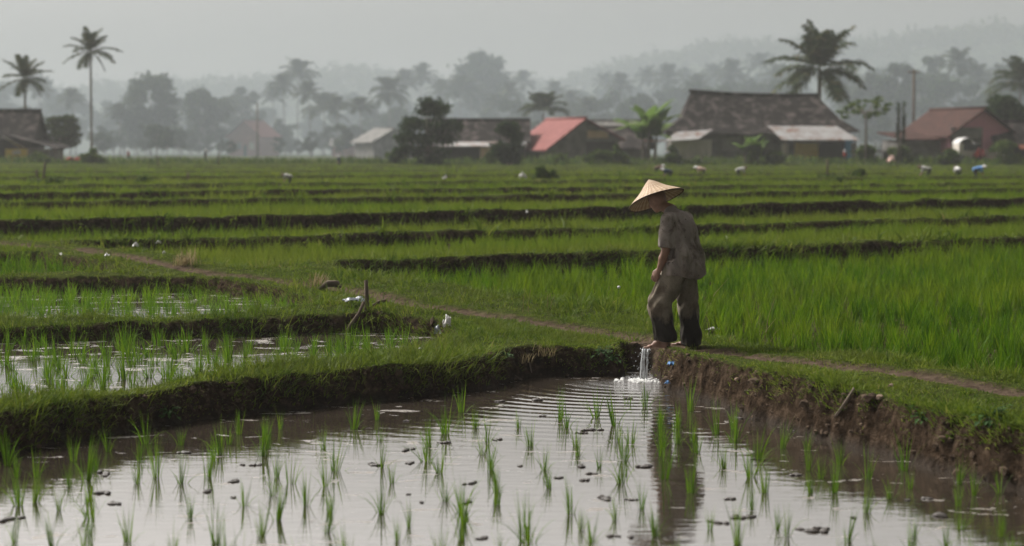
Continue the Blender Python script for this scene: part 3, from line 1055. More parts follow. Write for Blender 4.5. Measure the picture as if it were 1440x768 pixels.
def tree_meshes(h, spread, seed, trunk_h=.35, layers=0, mat='tree', leaf=.34, dens=1.0, nclump=None, tr=.22, top_heavy=.0, clumps=None):
    r = np.random.default_rng(seed)
    mb = MB()
    n_c = nclump or int(r.integers(16, 24))
    C = []
    if clumps:
        C = [(a * spread, r.normal(0, .3) * spread, b * h, c * spread, .7) for a, b, c in clumps]; n_c = 0
    for i in range(n_c):
        if layers:
            lv = i % layers
            z = h * (trunk_h + (1 - trunk_h) * (lv + .5) / layers) + r.normal(0, .02 * h)
            wid = spread * (1 - .55 * lv / layers)
            a = r.uniform(0, 6.28); q = wid * math.sqrt(r.uniform(.05, 1)) * .85
            C.append((math.cos(a) * q, math.sin(a) * q, z, spread * r.uniform(.22, .36), .4))
        else:
            t = r.uniform(0, 1)
            z = h * (trunk_h + (1 - trunk_h) * (.08 + .84 * t))
            prof = math.sin(math.pi * (.16 + .72 * t ** (1 + top_heavy)))
            a = r.uniform(0, 6.28); q = spread * prof * math.sqrt(r.uniform(.15, 1)) * .75
            C.append((math.cos(a) * q, math.sin(a) * q, z, spread * r.uniform(.22, .42) * (1.0 - .3 * t), .8))
    k = h * trunk_h
    wob = [(0, 0, -.6)] + [(r.normal(0, .03) * h * .3, r.normal(0, .03) * h * .3, k * s) for s in (.35, .7, 1.0)] + [(r.normal(0, .02) * h, r.normal(0, .02) * h, h * .8)]
    mb.tube(wob, [tr * 1.35, tr, tr * .9, tr * .75, tr * .2], 8, jit=.08)
    for c in C:
        p0 = Vector((0, 0, k * r.uniform(.75, 1.15)))
        p2 = Vector(c[:3])
        p1 = (p0 + p2) / 2 + Vector((0, 0, -.08 * h + r.normal(0, .03) * h))
        mb.tube([p0, p1, p2], [tr * .42, tr * .26, tr * .08], 5, caps=False)
    trunk = mb.mesh('trunk', M['bark'])
    P = []
    for c in C:
        n_l = int(dens * 260 * r.uniform(.6, 1.2))
        d = r.normal(0, 1, (n_l, 3)); d /= np.linalg.norm(d, axis=1)[:, None]
        rad = c[3] * np.abs(r.normal(.72, .30, n_l)) * (1 + .25 * np.sin(d[:, 0] * 5 + seed) * np.sin(d[:, 1] * 4 + seed))
        q = d * rad[:, None]; q[:, 2] *= c[4]
        P.append(q + np.array(c[:3]))
    V, Q = quads_cards(np.concatenate(P), leaf, r)
    return trunk, mesh_np('crown', V, Q, None, M[mat])


def plant(name, meshes, loc, rz, label, cat='tree', group=None, sc=1.0, parts=('trunk', 'crown')):
    root = empty(name, loc, rz, sc)
    for nm, me in zip(parts, meshes):
        link(nm, me, root)
    return tag(root, label, cat, group)


# ------------------------------------------------------------------ palms
def palm(px, py, Y, fl, seed, label, nf=27, up=(-.5, 1.35), lean=.6, hang=1.0, tr=.15, lw=1.0):
    if Y > 290: fl *= 1.18; Y *= 1.18
    X = X_at(px, Y); zc = Z_at(py, Y); g = gz(X, Y)
    return plant('palm_tree', palm_meshes(zc - g, nf, fl, seed, up, lean, hang, tr, lw), (X, Y, g), 0, label, 'palm tree', 'coconut palms around the village')


palm(37, 112, 195, 3.0, 11, 'tall coconut palm rising behind the dark shed at the left edge', 19, (-.95, 1.5), .1, .6, .15, .75)
palm(130, 74, 205, 3.1, 12, 'tallest slender coconut palm, alone on a thin trunk, right of the dark shed', 19, (-1.0, 1.5), .1, .6, .14, .72)
palm(419, 106, 335, 3.9, 13, 'hazy coconut palm standing highest, right of the pink house in the mist', 20, (-.5, 1.3), .3)
palm(456, 158, 310, 4.2, 14, 'low broad hazy palm right of the pink house in the mist', 20, (-.1, 1.35), .3)
palm(386, 140, 360, 3.2, 15, 'faint narrow palm directly behind the pink house in the mist', 18, (-.2, 1.4), .2)
palm(549, 130, 300, 3.6, 16, 'hazy palm with drooping fronds, left behind the dark layered tree', 22, (-.8, 1.3), .3)
palm(592, 110, 380, 3.7, 17, 'faint palm just above the dark layered tree', 20, (-.5, 1.3), .3)
palm(648, 126, 350, 4.0, 18, 'hazy palm between the dark layered tree and the giant faint tree', 20, (-.5, 1.3), .3)
palm(735, 116, 400, 3.6, 19, 'faint palm just right of the giant faint tree', 20, (-.5, 1.3), .3)
palm(764, 158, 235, 3.3, 20, 'low bushy palm right behind the red-roofed house', 22, (.05, 1.4), .2)
palm(700, 150, 330, 3.5, 21, 'small hazy palm over the brown-roofed house', 18, (-.2, 1.3), .2)
palm(912, 112, 400, 3.6, 22, 'faint palm over the banana plant left of the big house', 20, (-.5, 1.3), .3)
palm(1003, 108, 410, 3.7, 23, 'faint palm above the left half of the big roof', 20, (-.5, 1.3), .3)
palm(1068, 92, 400, 3.7, 24, 'faint taller palm above the middle of the big roof', 20, (-.5, 1.3), .3)
palm(1150, 98, 192, 5.5, 25, 'large heavy coconut palm directly behind the right end of the big roof', 26, (-.8, 1.45), .2, .7, .27, .85)
palm(1346, 90, 310, 3.6, 26, 'hazy coconut palm above the pink-walled house', 22, (-.8, 1.3), .2)
palm(1432, 118, 235, 4.3, 27, 'palm at the right edge above the dark roof', 22, (-.4, 1.35), .2)
palm(850, 118, 430, 3.5, 28, 'faint palm in the mist right of the red roof', 18, (-.5, 1.3), .2)
palm(962, 112, 440, 3.6, 29, 'faint palm in the mist left above the big roof', 18, (-.5, 1.3), .2)

# ------------------------------------------------------------------ broadleaf trees
def tree(px, ptop, Y, wpx, seed, label, name='broadleaf_tree', group='trees in the mist behind the village', **k):
    if Y > 285: Y *= 1.18
    X = X_at(px, Y); g = gz(X, Y)
    h = Z_at(ptop, Y) - g
    sp = wpx * Y / FOC / 2
    return plant(name, tree_meshes(h, sp, seed, **k), (X, Y, g), 0, label, 'tree', group)


tree(213, 106, 290, 100, 31, 'broad round hazy tree right of the tallest palm', nclump=26, trunk_h=.2, leaf=.45)
tree(290, 126, 300, 84, 32, 'broad hazy tree in the middle of the left clump', nclump=24, trunk_h=.2, leaf=.45)
tree(345, 118, 345, 62, 33, 'hazy tree rising right behind the left clump', nclump=22, trunk_h=.25, leaf=.5)
tree(86, 163, 208, 62, 34, 'small tree in flat layers beside the dark shed', layers=4, trunk_h=.3, leaf=.3, nclump=22)
tree(680, 71, 380, 96, 35, 'giant faint tree standing above all others in the middle', nclump=26, trunk_h=.42, leaf=.6, tr=.4)
tree(1260, 84, 300, 76, 36, 'tall hazy tree behind the utility pole', nclump=24, trunk_h=.3, leaf=.45)
tree(1311, 64, 330, 50, 37, 'taller narrow hazy tree right of the utility pole', nclump=20, trunk_h=.35, leaf=.45)
tree(1396, 104, 300, 70, 38, 'hazy tree between the pink-walled house and the right edge', nclump=22, trunk_h=.25, leaf=.45)
tree(1414, 136, 186, 90, 39, 'dark dense tree behind the dark roof at the right edge', nclump=24, trunk_h=.2, leaf=.3, mat='tree_dark')
tree(602, 139, 158, 98, 40, 'dark tree in uneven flat layers beside the brown-roofed house', group='trees at the edge of the fields', trunk_h=.25, leaf=.19, dens=1.0, mat='tree_dark', tr=.16, clumps=[(-.02, .93, .26), (.12, .90, .24), (.42, .86, .22), (.25, .78, .25), (-.12, .80, .22), (-.45, .66, .28), (-.62, .58, .24), (-.28, .62, .25), (.62, .60, .26), (.85, .57, .20), (.38, .58, .28), (.1, .56, .28), (-.7, .42, .24), (-.45, .44, .26), (-.1, .40, .30), (.25, .38, .3), (.55, .40, .26), (-.62, .26, .22), (-.3, .22, .28), (.05, .2, .3), (.35, .18, .26), (-.85, .22, .16), (-.95, .12, .18), (0, .08, .3), (.2, .06, .25)])
tree(716, 172, 156, 56, 41, 'dense rounded dark shrub tree between the brown-roofed and red-roofed houses', group='trees at the edge of the fields', trunk_h=.1, leaf=.2, dens=1.6, nclump=22, mat='tree_dark')

VAR = [tree_meshes(14, 4.6 + .5 * (i % 3), 60 + i, trunk_h=.22, leaf=.55, nclump=18, dens=.8) for i in range(5)]
FILL = [(16, 118, 400), (62, 108, 420), (100, 128, 380), (150, 140, 400), (176, 150, 360), (258, 140, 410), (312, 140, 420), (372, 150, 420), (440, 150, 430), (492, 128, 450), (470, 160, 380),
        (520, 165, 350), (575, 135, 440), (625, 132, 450), (660, 130, 430), (720, 128, 430), (770, 140, 450), (806, 128, 440), (838, 122, 470), (880, 112, 460), (935, 118, 450), (985, 104, 460), (1030, 98, 450),
        (1048, 112, 420), (1095, 92, 440), (1120, 110, 430), (1185, 118, 420), (1215, 108, 430), (1238, 92, 400), (1330, 100, 420), (1372, 98, 420), (1425, 100, 430), (1290, 112, 400), (1160, 130, 420),
        (230, 165, 340), (330, 165, 330), (410, 175, 330), (500, 185, 320), (820, 165, 300), (780, 170, 320), (195, 160, 300), (270, 150, 320), (365, 165, 300), (395, 165, 310), (245, 175, 290), (440, 185, 290), (520, 150, 400), (555, 150, 420), (600, 140, 430), (690, 150, 350), (745, 140, 400), (860, 130, 400), (920, 140, 360), (960, 130, 400), (1065, 115, 400), (1140, 140, 330), (1200, 140, 300), (1250, 130, 330), (1350, 140, 300), (1380, 150, 260), (1300, 150, 300), (40, 150, 300), (100, 165, 290), (140, 175, 280), (1230, 150, 270), (1010, 140, 380), (900, 150, 340)]
FILL += [(int(px), 186 + int(12 * math.sin(px * 1.7)), 262 + int(30 * math.sin(px * .9))) for px in np.arange(146, 330, 15)] + [(int(px), 186 + int(12 * math.sin(px * 1.3)), 280 + int(30 * math.sin(px * .7))) for px in np.arange(392, 560, 15)] + [(int(px), 178 + int(10 * math.sin(px)), 262) for px in np.arange(700, 900, 26)]
FILL += [(px, pt, Y) for px, pt, Y in ((842, 138, 310), (868, 128, 330), (895, 132, 300), (922, 126, 330), (950, 120, 340), (975, 118, 320), (1002, 122, 310), (1028, 114, 330), (1054, 108, 340), (1082, 110, 320), (1108, 118, 310), (1190, 124, 300), (1212, 118, 320), (1238, 116, 300), (1290, 96, 310), (1328, 112, 300), (1370, 118, 300), (1420, 112, 310), (745, 146, 320), (800, 140, 320), (720, 142, 310), (620, 150, 310), (560, 150, 320), (530, 142, 340))]
FL = ['faint tree', 'misty bushy tree', 'pale round-topped tree', 'blurred tree']
for i, (px, pt, Y) in enumerate(FILL):
    Y *= 1.2
    X = X_at(px, Y); g = gz(X, Y)
    s = (Z_at(pt, Y) - g) / 14.0
    o = plant('broadleaf_tree', VAR[i % 5], (X, Y, g), i * 1.7, 'tree fading into the mist in the wood behind the village', 'tree', 'misty wood behind the village', s)
    o.scale = (s * random.uniform(.9, 1.35), s * random.uniform(.9, 1.35), s)

PV = [palm_meshes(14, 22, 3.7, 90 + i, (-.7, 1.45), .8, .8) for i in range(3)]
for i, (px, pt, Y) in enumerate([(510, 150, 330), (575, 118, 440), (622, 130, 420), (665, 128, 440), (720, 132, 400), (782, 132, 440), (806, 142, 400), (876, 122, 430), (942, 112, 440), (984, 122, 410), (1032, 106, 430), (1096, 112, 410), (1186, 112, 390), (1226, 122, 360),
                              (1376, 112, 390), (60, 126, 400), (108, 140, 370), (170, 158, 340), (402, 122, 380), (438, 132, 350), (476, 150, 340), (320, 150, 370), (255, 152, 380), (1410, 112, 400), (830, 150, 350)]):
    X = X_at(px, Y); g = gz(X, Y); s = (Z_at(pt, Y) - g) / 14.0
    o = plant('palm_tree', PV[i % 3], (X, Y, g), i * 2.1, 'slender palm fading into the mist in the wood behind the village', 'palm tree', 'palms in the misty wood', s)
    o.scale = (max(s, .9), max(s, .9), s)

# ------------------------------------------------------------------ hills with forest
rid = [(-900, 150), (-300, 140), (0, 128), (120, 132), (250, 122), (330, 116), (420, 112), (480, 101), (520, 97), (560, 110), (640, 122), (740, 124), (790, 112), (850, 94), (930, 78), (1000, 64), (1060, 57), (1110, 62), (1180, 64), (1250, 58), (1310, 50), (1380, 44), (1440, 38), (1700, 40), (2400, 70)]
HY = 1300.0
hx = np.linspace(-1500, 1500, 181); hy = np.linspace(900, 2100, 60)
HX, HYY = np.meshgrid(hx, hy, indexing='ij')


def hill_z(x, y):
    px = 720 + x / HY * FOC
    top = CAM_Z - (np.interp(px, [p[0] for p in rid], [p[1] for p in rid]) - HORIZ) * HY / FOC - 9
    u = np.where(y < HY, smooth(880, HY, y), 1 - .45 * smooth(HY, 2150, y))
    return -1 + (top + 1) * u + 5.0 * fbm2(x * .012, y * .012, 400, 4) * u


q = np.arange(HX.size).reshape(HX.shape)
hq = np.stack([q[:-1, :-1], q[1:, :-1], q[1:, 1:], q[:-1, 1:]], -1).reshape(-1, 4)
M['hill'] = rough_mat('forested_hill', [(.3, (.02, .035, .015)), (.7, (.045, .06, .025))], .05, .95, .3, .5)
tag(link('hills', mesh_np('hills', np.stack([HX, HYY, hill_z(HX, HYY)], -1).reshape(-1, 3), hq, None, M['hill'], True)), 'forested hills behind the village, fading into the haze', 'hills', kind='structure')
r = np.random.default_rng(77)
n_t = 1500
fx = r.uniform(-560, 560, n_t); fy = np.where(r.random(n_t) < .6, r.uniform(HY - 90, HY + 20, n_t), r.uniform(1000, HY, n_t))
fz = hill_z(fx, fy)
P = []
for i in range(n_t):
    hgt = r.uniform(9, 17) * (1.3 if r.random() < .12 else 1); rad = hgt * r.uniform(.28, .45)
    k = 34
    d = r.normal(0, 1, (k, 3)); d /= np.linalg.norm(d, axis=1)[:, None]
    P.append(d * np.array([rad, rad, hgt * .45]) * r.uniform(.3, 1, (k, 1)) + np.array([fx[i], fy[i], fz[i] + hgt * .42]))
V, Q = quads_cards(np.concatenate(P), 2.3, r)
tag(link('forest', mesh_np('forest', V, Q, None, M['tree'])), 'far-off forest covering the hazy hills', 'forest', kind='stuff')

# ------------------------------------------------------------------ low plants at the edge of the village
def scrub(name, spots_, label, cat, mat, leaf, group=None, seed=0, dens=1.0):
    for i, (px, pt, pb, wpx, lab) in enumerate(spots_):
        Y = 160.0 if pb > 226 else 164.0
        X = X_at(px, Y); g = gz(X, Y)
        h = max(.5, Z_at(pt, Y) - g)
        tag(plant(name, tree_meshes(h, wpx * Y / FOC / 2, 200 + seed + i, trunk_h=.08, leaf=leaf, nclump=12, dens=dens, mat=mat, tr=.04), (X, Y, g), 0, lab, cat, group), None)


scrub('bush', [(556, 208, 232, 34, 'low dark bush left of the dark layered tree'), (690, 216, 228, 26, 'small bush in front of the cream wall'), (795, 214, 228, 40, 'low bush in front of the red-roofed house'),
               (835, 212, 228, 36, 'pale green bush right of the red-roofed house'), (866, 204, 228, 44, 'bushy scrub in front of the small brown roof'), (942, 205, 228, 30, 'bush under the banana plant beside the big house'),
               (1058, 200, 228, 34, 'leafy bush in front of the middle of the big house'), (1090, 214, 228, 30, 'low bush left of the yellow panel'), (1215, 206, 226, 40, 'bush under the papaya tree'),
               (1268, 206, 226, 46, 'bush below the dark column shrub'), (1412, 200, 230, 60, 'dark bush in front of the dark roof at the right edge'), (1330, 212, 228, 40, 'low bush in front of the porch of the pink-walled house'),
               (60, 214, 232, 44, 'low bush in front of the dark shed'), (130, 210, 230, 40, 'low bush under the tallest palm')], '', 'bush', 'shrub', .16, 'bushes in front of the houses', 0, .9)

# rank weeds along the last bund
nW = 9000
wx = U(-48, 48, nW); wy = U(158, 166, nW)
ht = np.clip(.55 + .7 * fbm2(wx * .25, wy * .3, 707, 3), .1, 1.3)
B = Blades()
B.add(np.stack([wx, wy, ground(wx, wy)], -1), U(0, 6.28, nW), U(0, .5, nW), U(.1, 1.0, nW), ht * U(.6, 1.2, nW), U(.10, .2, nW), seg=2, twist=U(0, 6.28, nW))
tag(link('undergrowth', B.mesh('undergrowth', M['shrub'])), 'rank weeds along the last bund below the houses', 'undergrowth', kind='stuff')

# banana plant
def banana(px, ptop, Y, label):
    X = X_at(px, Y); g = gz(X, Y); h = Z_at(ptop, Y) - g
    root = empty('banana_plant', (X, Y, g))
    mb = MB()
    for dx, dy, hh in ((0, 0, .5), (.5, .3, .42), (-.4, .2, .38)):
        mb.tube([(dx, dy, -.3), (dx * 1.1, dy, h * hh * .5), (dx * 1.25, dy, h * hh)], [.16, .13, .09], 8)
    mb.build('stem', M['bark'], root)
    V, Q = [], []
    r = np.random.default_rng(5)
    for k in range(25):
        dx, dy, hh = ((0, 0, .5), (.5, .3, .42), (-.4, .2, .38))[k % 3]
        az = k * 2.4 + .3; el = r.uniform(.55, 1.5)
        p = np.array([dx * 1.25, dy, h * hh]); L = h * r.uniform(.52, .72)
        side = np.array([-math.sin(az), math.cos(az), 0])
        nsg = 9; prev = None
        for s in range(nsg + 1):
            t = s / nsg
            wv = L * .15 * (math.sin(math.pi * min(1, .06 + t * .94)) ** .6) * (1 + r.normal(0, .12)) if 0 < t < 1 else .02
            b = len(V)
            V += [p - side * wv + np.array([0, 0, -.25 * wv]), p, p + side * wv + np.array([0, 0, -.25 * wv])]
            if s > 0: Q += [[b - 3, b - 2, b + 1, b], [b - 2, b - 1, b + 2, b + 1]]
            p = p + np.array([math.cos(az) * math.cos(el), math.sin(az) * math.cos(el), math.sin(el)]) * L / nsg
            el -= r.uniform(.06, .2)
    link('crown', mesh_np('crown', V, Q, None, M['banana'], True), root)
    return tag(root, label, 'banana plant')


banana(912, 138, 163, 'pale green banana plant left of the big dark-roofed house')
banana(1056, 188, 160, 'small banana plant in front of the big house, left of the metal awning')

# papaya tree: bare stem, umbrella of flat lobed leaves
def papaya(px, ptop, Y, label):
    X = X_at(px, Y); g = gz(X, Y); h = Z_at(ptop, Y) - g
    root = empty('papaya_tree', (X, Y, g))
    mb = MB(); mb.tube([(0, 0, -.3), (.05, 0, h * .5), (0, .05, h * .9)], [.12, .1, .06], 7)
    r = np.random.default_rng(9); P = []
    for k in range(22):
        az = k * 2.4; el = r.uniform(-.3, .9); L = h * r.uniform(.25, .45)
        p0 = np.array([0, .05, h * .88]); p1 = p0 + L * np.array([math.cos(az) * math.cos(el), math.sin(az) * math.cos(el), math.sin(el)])
        mb.tube([p0, (p0 + p1) / 2 + np.array([0, 0, .05]), p1], [.02, .016, .01], 4, caps=False)
        P.append(p1 + r.normal(0, .16, (22, 3)) * np.array([1, 1, .4]))
    mb.build('trunk', M['bark'], root)
    V, Q = quads_cards(np.concatenate(P), .22, r, .5)
    link('crown', mesh_np('crown', V, Q, None, M['shrub']), root)
    return tag(root, label, 'papaya tree')


papaya(1216, 150, 162, 'thin papaya tree with spread leaves between the big house and the pink-walled house')

# column shrub: stacked rosettes of strap leaves
X = X_at(1262, 161); g = gz(X, 161); hh = Z_at(139, 161) - g
root = empty('column_shrub', (X, 161, g))
mb = MB(); mb.tube([(0, 0, -.3), (.05, 0, hh * .5), (0, 0, hh * .85)], [.1, .08, .05], 7); mb.tube([(.1, 0, .2), (.4, .1, hh * .5), (.42, .1, hh * .9)], [.07, .06, .04], 7); mb.build('stem', M['bark'], root)
nL = 420
sel = rng.integers(0, 2, nL)
zz = U(.3, .93, nL) * hh
B = Blades()
B.add(np.stack([np.where(sel == 0, 0, .42) + rng.normal(0, .05, nL), rng.normal(0, .05, nL), zz], -1), U(0, 6.28, nL), U(.3, 1.0, nL), U(.5, 1.3, nL), U(.3, .62, nL), U(.05, .09, nL), seg=3)
link('crown', B.mesh('crown', M['tree_dark']), root)
tag(root, 'dark column-shaped shrub of strap leaves left of the pink-walled house', 'shrub')

# ------------------------------------------------------------------ houses
M['tile_old'] = rough_mat('old_roof_tiles', [(.3, (.008, .0064, .006)), (.5, (.020, .016, .0148)), (.70, (.105, .086, .080))], 1.4, .9, .8, .06, stretch=(1, 1, 1))
M['tile_red'] = rough_mat('red_roof_tiles', [(.3, (.13, .042, .038)), (.6, (.20, .074, .068)), (.8, (.26, .14, .125))], 2.0, .8, .6, .05)
M['tile_brown'] = rough_mat('brown_roof_tiles', [(.3, (.024, .011, .009)), (.7, (.058, .026, .020))], 2.0, .85, .6, .05)
M['wall_grey'] = rough_mat('weathered_grey_wall', [(.3, (.085, .081, .075)), (.7, (.22, .21, .197))], 1.5, .9, .3, .02)
M['wall_pale'] = rough_mat('dirty_whitewash', [(.3, (.36, .33, .29)), (.7, (.56, .52, .47))], 1.8, .9, .2, .02, stretch=(1, 1, .4))
M['wall_cream'] = rough_mat('cream_wall', [(.3, (.46, .33, .21)), (.7, (.58, .43, .29))], 1.2, .9, .2, .02)
M['wall_pink'] = rough_mat('pink_wall', [(.3, (.42, .18, .23)), (.7, (.50, .235, .29))], 1.0, .85, .2, .02)
M['wall_salmon'] = rough_mat('salmon_wall', [(.3, (.30, .135, .115)), (.7, (.37, .18, .155))], 1.0, .85, .2, .02)
M['wall_dark'] = rough_mat('dark_board_wall', [(.3, (.022, .020, .019)), (.7, (.060, .053, .048))], 6, .9, .4, .02, stretch=(6, 6, .2))
M['yellow'] = rough_mat('yellow_panel', [(.3, (.48, .32, .06)), (.7, (.58, .42, .10))], 1.5, .7, .2, .02)
M['sheet'] = rough_mat('corrugated_sheet', [(.35, (.30, .30, .30)), (.55, (.22, .20, .19)), (.66, (.15, .065, .038))], 1.3, .5, .5, .04, .5)
M['sheet_rust'] = rough_mat('rusty_sheet', [(.3, (.26, .09, .05)), (.7, (.36, .15, .09))], 1.6, .7, .4, .03)
M['blue'] = rough_mat('blue_paint', [(.3, (.06, .20, .38)), (.7, (.09, .27, .46))], 2, .6, .1, .01)
M['glass_dark'] = rough_mat('dark_window', [(.3, (.012, .013, .015)), (.7, (.03, .032, .035))], 2, .25, .05, .01, .5)
M['timber'] = rough_mat('timber_post', [(.3, (.09, .07, .055)), (.7, (.18, .145, .115))], 5, .9, .3, .01, stretch=(1, 1, .2))
M['concrete'] = rough_mat('grey_concrete', [(.3, (.22, .21, .20)), (.7, (.34, .33, .31))], 3, .9, .3, .01)


def roof_gable(w, d, z_eave, z_ridge, over, th=.14, zl=None):
    """ridge along local y; w across; eaves at z_eave (left may be lower: zl)"""
    zl = z_eave if zl is None else zl
    s = (z_ridge - z_eave) / (w / 2)
    sl = (z_ridge - zl) / (w / 2)
    y0, y1 = -d / 2 - over, d / 2 + over
    xo = w / 2 + over
    mb = MB()
    mb.slab([(-xo, y0, z_ridge - sl * xo), (-.002, y0, z_ridge), (-.002, y1, z_ridge), (-xo, y1, z_ridge - sl * xo)], th)
    mb.slab([(.002, y0, z_ridge), (xo, y0, z_ridge - s * xo), (xo, y1, z_ridge - s * xo), (.002, y1, z_ridge)], th)
    mb.tube([(0, y0, z_ridge + .04), (0, y1, z_ridge + .04)], .12, 6)
    return mb


def walls_gable(w, d, z_eave, z_ridge, zl=None, top_gap=.2):
    zl = z_eave if zl is None else zl
    mb = MB()
    a, b = w / 2, d / 2
    P = [(-a, zl - top_gap), (0, z_ridge - top_gap), (a, z_eave - top_gap)]
    vs = []
    for y in (-b, b):
        vs += [(-a, y, -.5), (a, y, -.5), (a, y, P[2][1]), (0, y, P[1][1]), (-a, y, P[0][1])]
    fs = [(0, 1, 2, 3, 4), (5, 9, 8, 7, 6), (0, 4, 9, 5), (1, 6, 7, 2), (2, 7, 8, 3), (4, 3, 8, 9), (0, 5, 6, 1)]
    return mb.add(vs, fs)


def house(name, label, px, Y, rz, w, d, ze, zr, wall, roof, zl=None, over=.5):
    X = X_at(px, Y)
    root = empty(name, (X, Y, gz(X, Y)), rz)
    tag(root, label, 'house')
    walls_gable(w, d, ze, zr, zl).build('wall', M[wall], root)
    roof_gable(w, d, ze, zr, over, zl=zl).build('roof', M[roof], root)
    return root


def panel(root, name, x0, x1, z0, z1, y, mat, th=.06, label=None):
    o = MB().box((x0, y - th, z0), (x1, y, z1)).build(name, M[mat], root)
    if label: o['label'] = label
    return o


# the big house: kinked hipped roof over a long grey wall
X = X_at(1063, 175); g0 = gz(X, 175)
big = tag(empty('village_house', (X, 175, g0)), 'big dark-roofed village house with long sagging tile roof, right behind the farmer', 'house')
mb = MB()
mb.box((-7.6, -3.0, -.5), (7.4, 4.2, 2.75)); mb.build('wall', M['wall_grey'], big)
rings = [[(-8.5, -4.3, 2.55), (8.4, -4.3, 2.55), (8.4, 5.3, 2.55), (-8.5, 5.3, 2.55)],
         [(-6.7, -2.5, 3.75), (6.9, -2.5, 3.65), (6.9, 3.5, 3.65), (-6.7, 3.5, 3.75)],
         [(-5.75, .35, 6.05), (5.35, .35, 5.75), (5.35, .65, 5.75), (-5.75, .65, 6.05)]]
vs, fs = [], []
sub = 12
for ri in range(3):
    rg_ = rings[ri]
    for e in range(4):
        a_, b_ = Vector(rg_[e]), Vector(rg_[(e + 1) % 4])
        for k in range(sub):
            p = a_.lerp(b_, k / sub)
            sag = -.14 * math.sin(math.pi * k / sub) if e in (0, 2) else 0
            vs.append((p.x, p.y, p.z + sag + .05 * math.sin(k * 2.3 + ri + e)))
n4 = 4 * sub
for ri in range(2):
    for k in range(n4):
        fs.append((ri * n4 + k, ri * n4 + (k + 1) % n4, (ri + 1) * n4 + (k + 1) % n4, (ri + 1) * n4 + k))
fs.append(tuple(2 * n4 + k for k in range(n4)))
fs.append(tuple(range(n4))[::-1])
mb = MB(); mb.add(vs, fs); rf = mb.build('roof', M['tile_old'], big)
mb = MB(); mb.tube([(-5.9, .5, 6.22), (-3, .5, 5.98), (0, .5, 5.86), (3, .5, 5.82), (5.5, .5, 5.85)], .16, 6); mb.build('ridge_cap', M['tile_old'], rf)
mb = MB(); mb.slab([(-8.5, -5.6, 1.75), (-5.6, -5.6, 1.95), (-4.3, -4.4, 2.75), (-7.4, -4.4, 2.55)], .06); o = mb.build('awning', M['sheet'], big); o['label'] = 'grey sheet awning over the pale lean-to'
panel(big, 'lean_to_wall', -7.9, -4.35, -.4, 1.9, -3.7, 'wall_pale', .7, 'pale whitewashed lean-to wall')
panel(big, 'side_awning', -10.2, -8.2, 1.75, 1.85, -2.2, 'sheet_rust', 1.6, 'short rusty red awning at the left corner')
panel(big, 'window', -3.35, -1.75, .9, 2.1, -3.0, 'concrete', .05)
panel(big, 'doorway', -.9, .35, -.1, 2.2, -3.0, 'glass_dark', .05)
mb = MB()
for k in range(14):
    a0, a1 = .55 + k * .44, .55 + (k + 1) * .44
    dz_ = .0 if k % 2 else .012
    mb.slab([(a0 + .85 + k * .03, -6.5, 1.85 + dz_), (a1 + .85 + (k + 1) * .03, -6.5, 1.85 + dz_), (a1 - .15 - k * .02, -4.45, 3.05 + dz_), (a0 - .15 - k * .02, -4.45, 3.05 + dz_)], .05)
o = mb.build('awning', M['sheet'], big); o['label'] = 'long rust-streaked white metal awning'
for x_ in (1.7, 7.6):
    MB().tube([(x_, -6.2, -.3), (x_, -6.2, 1.9)], .07, 6).build('awning_post', M['timber'], big)
panel(big, 'panel', 2.7, 4.7, -.05, 1.65, -4.6, 'yellow', .08, 'yellow wall panel under the awning')
panel(big, 'shadow_wall', 4.75, 8.0, -.3, 1.6, -4.3, 'wall_dark', .1)
panel(big, 'door', 7.0, 7.7, -.1, 1.9, -4.45, 'blue', .06, 'blue door at the right end')
panel(big, 'curtain', 1.55, 2.15, .0, 1.5, -4.7, 'wall_pale', .05, 'pale cloth hanging beside the yellow panel')

# red-roofed house
h2 = house('village_house', 'red-roofed house with weathered grey gable facing the fields', 795, 181, R(20), 6.6, 9, 2.2, 3.85, 'wall_grey', 'tile_red', zl=1.45)
panel(h2, 'gable_panel', .3, 2.3, 2.1, 2.75, -4.5, 'wall_cream', .05, 'faded ochre board under the gable')
panel(h2, 'window', .2, 3.0, .55, 1.75, -4.5, 'wall_dark', .05)
panel(h2, 'door', .6, 2.6, -.2, .5, -4.56, 'blue', .05, 'pale blue low boarding')
# brown-roofed house with white awning
h3 = house('village_house', 'long low house with old brown roof and white awning behind the dark layered tree', 672, 182, R(90), 5.5, 8.6, 2.1, 3.85, 'wall_dark', 'tile_old')
mb = MB(); mb.slab([(-4.4, -4.4, 1.45), (-4.4, 4.0, 1.45), (-2.8, 4.0, 1.95), (-2.8, -4.4, 1.95)], .06); o = mb.build('awning', M['sheet'], h3); o['label'] = 'white sheet awning'
mb = MB(); mb.box((-4.2, -2.1, -.3), (-3.0, -.3, 1.35)); o = mb.build('lean_to_wall', M['wall_cream'], h3); o['label'] = 'cream lean-to wall'
panel(h3, 'window', -1.2, -.2, .4, 1.3, -4.35, 'wall_pale', .05)
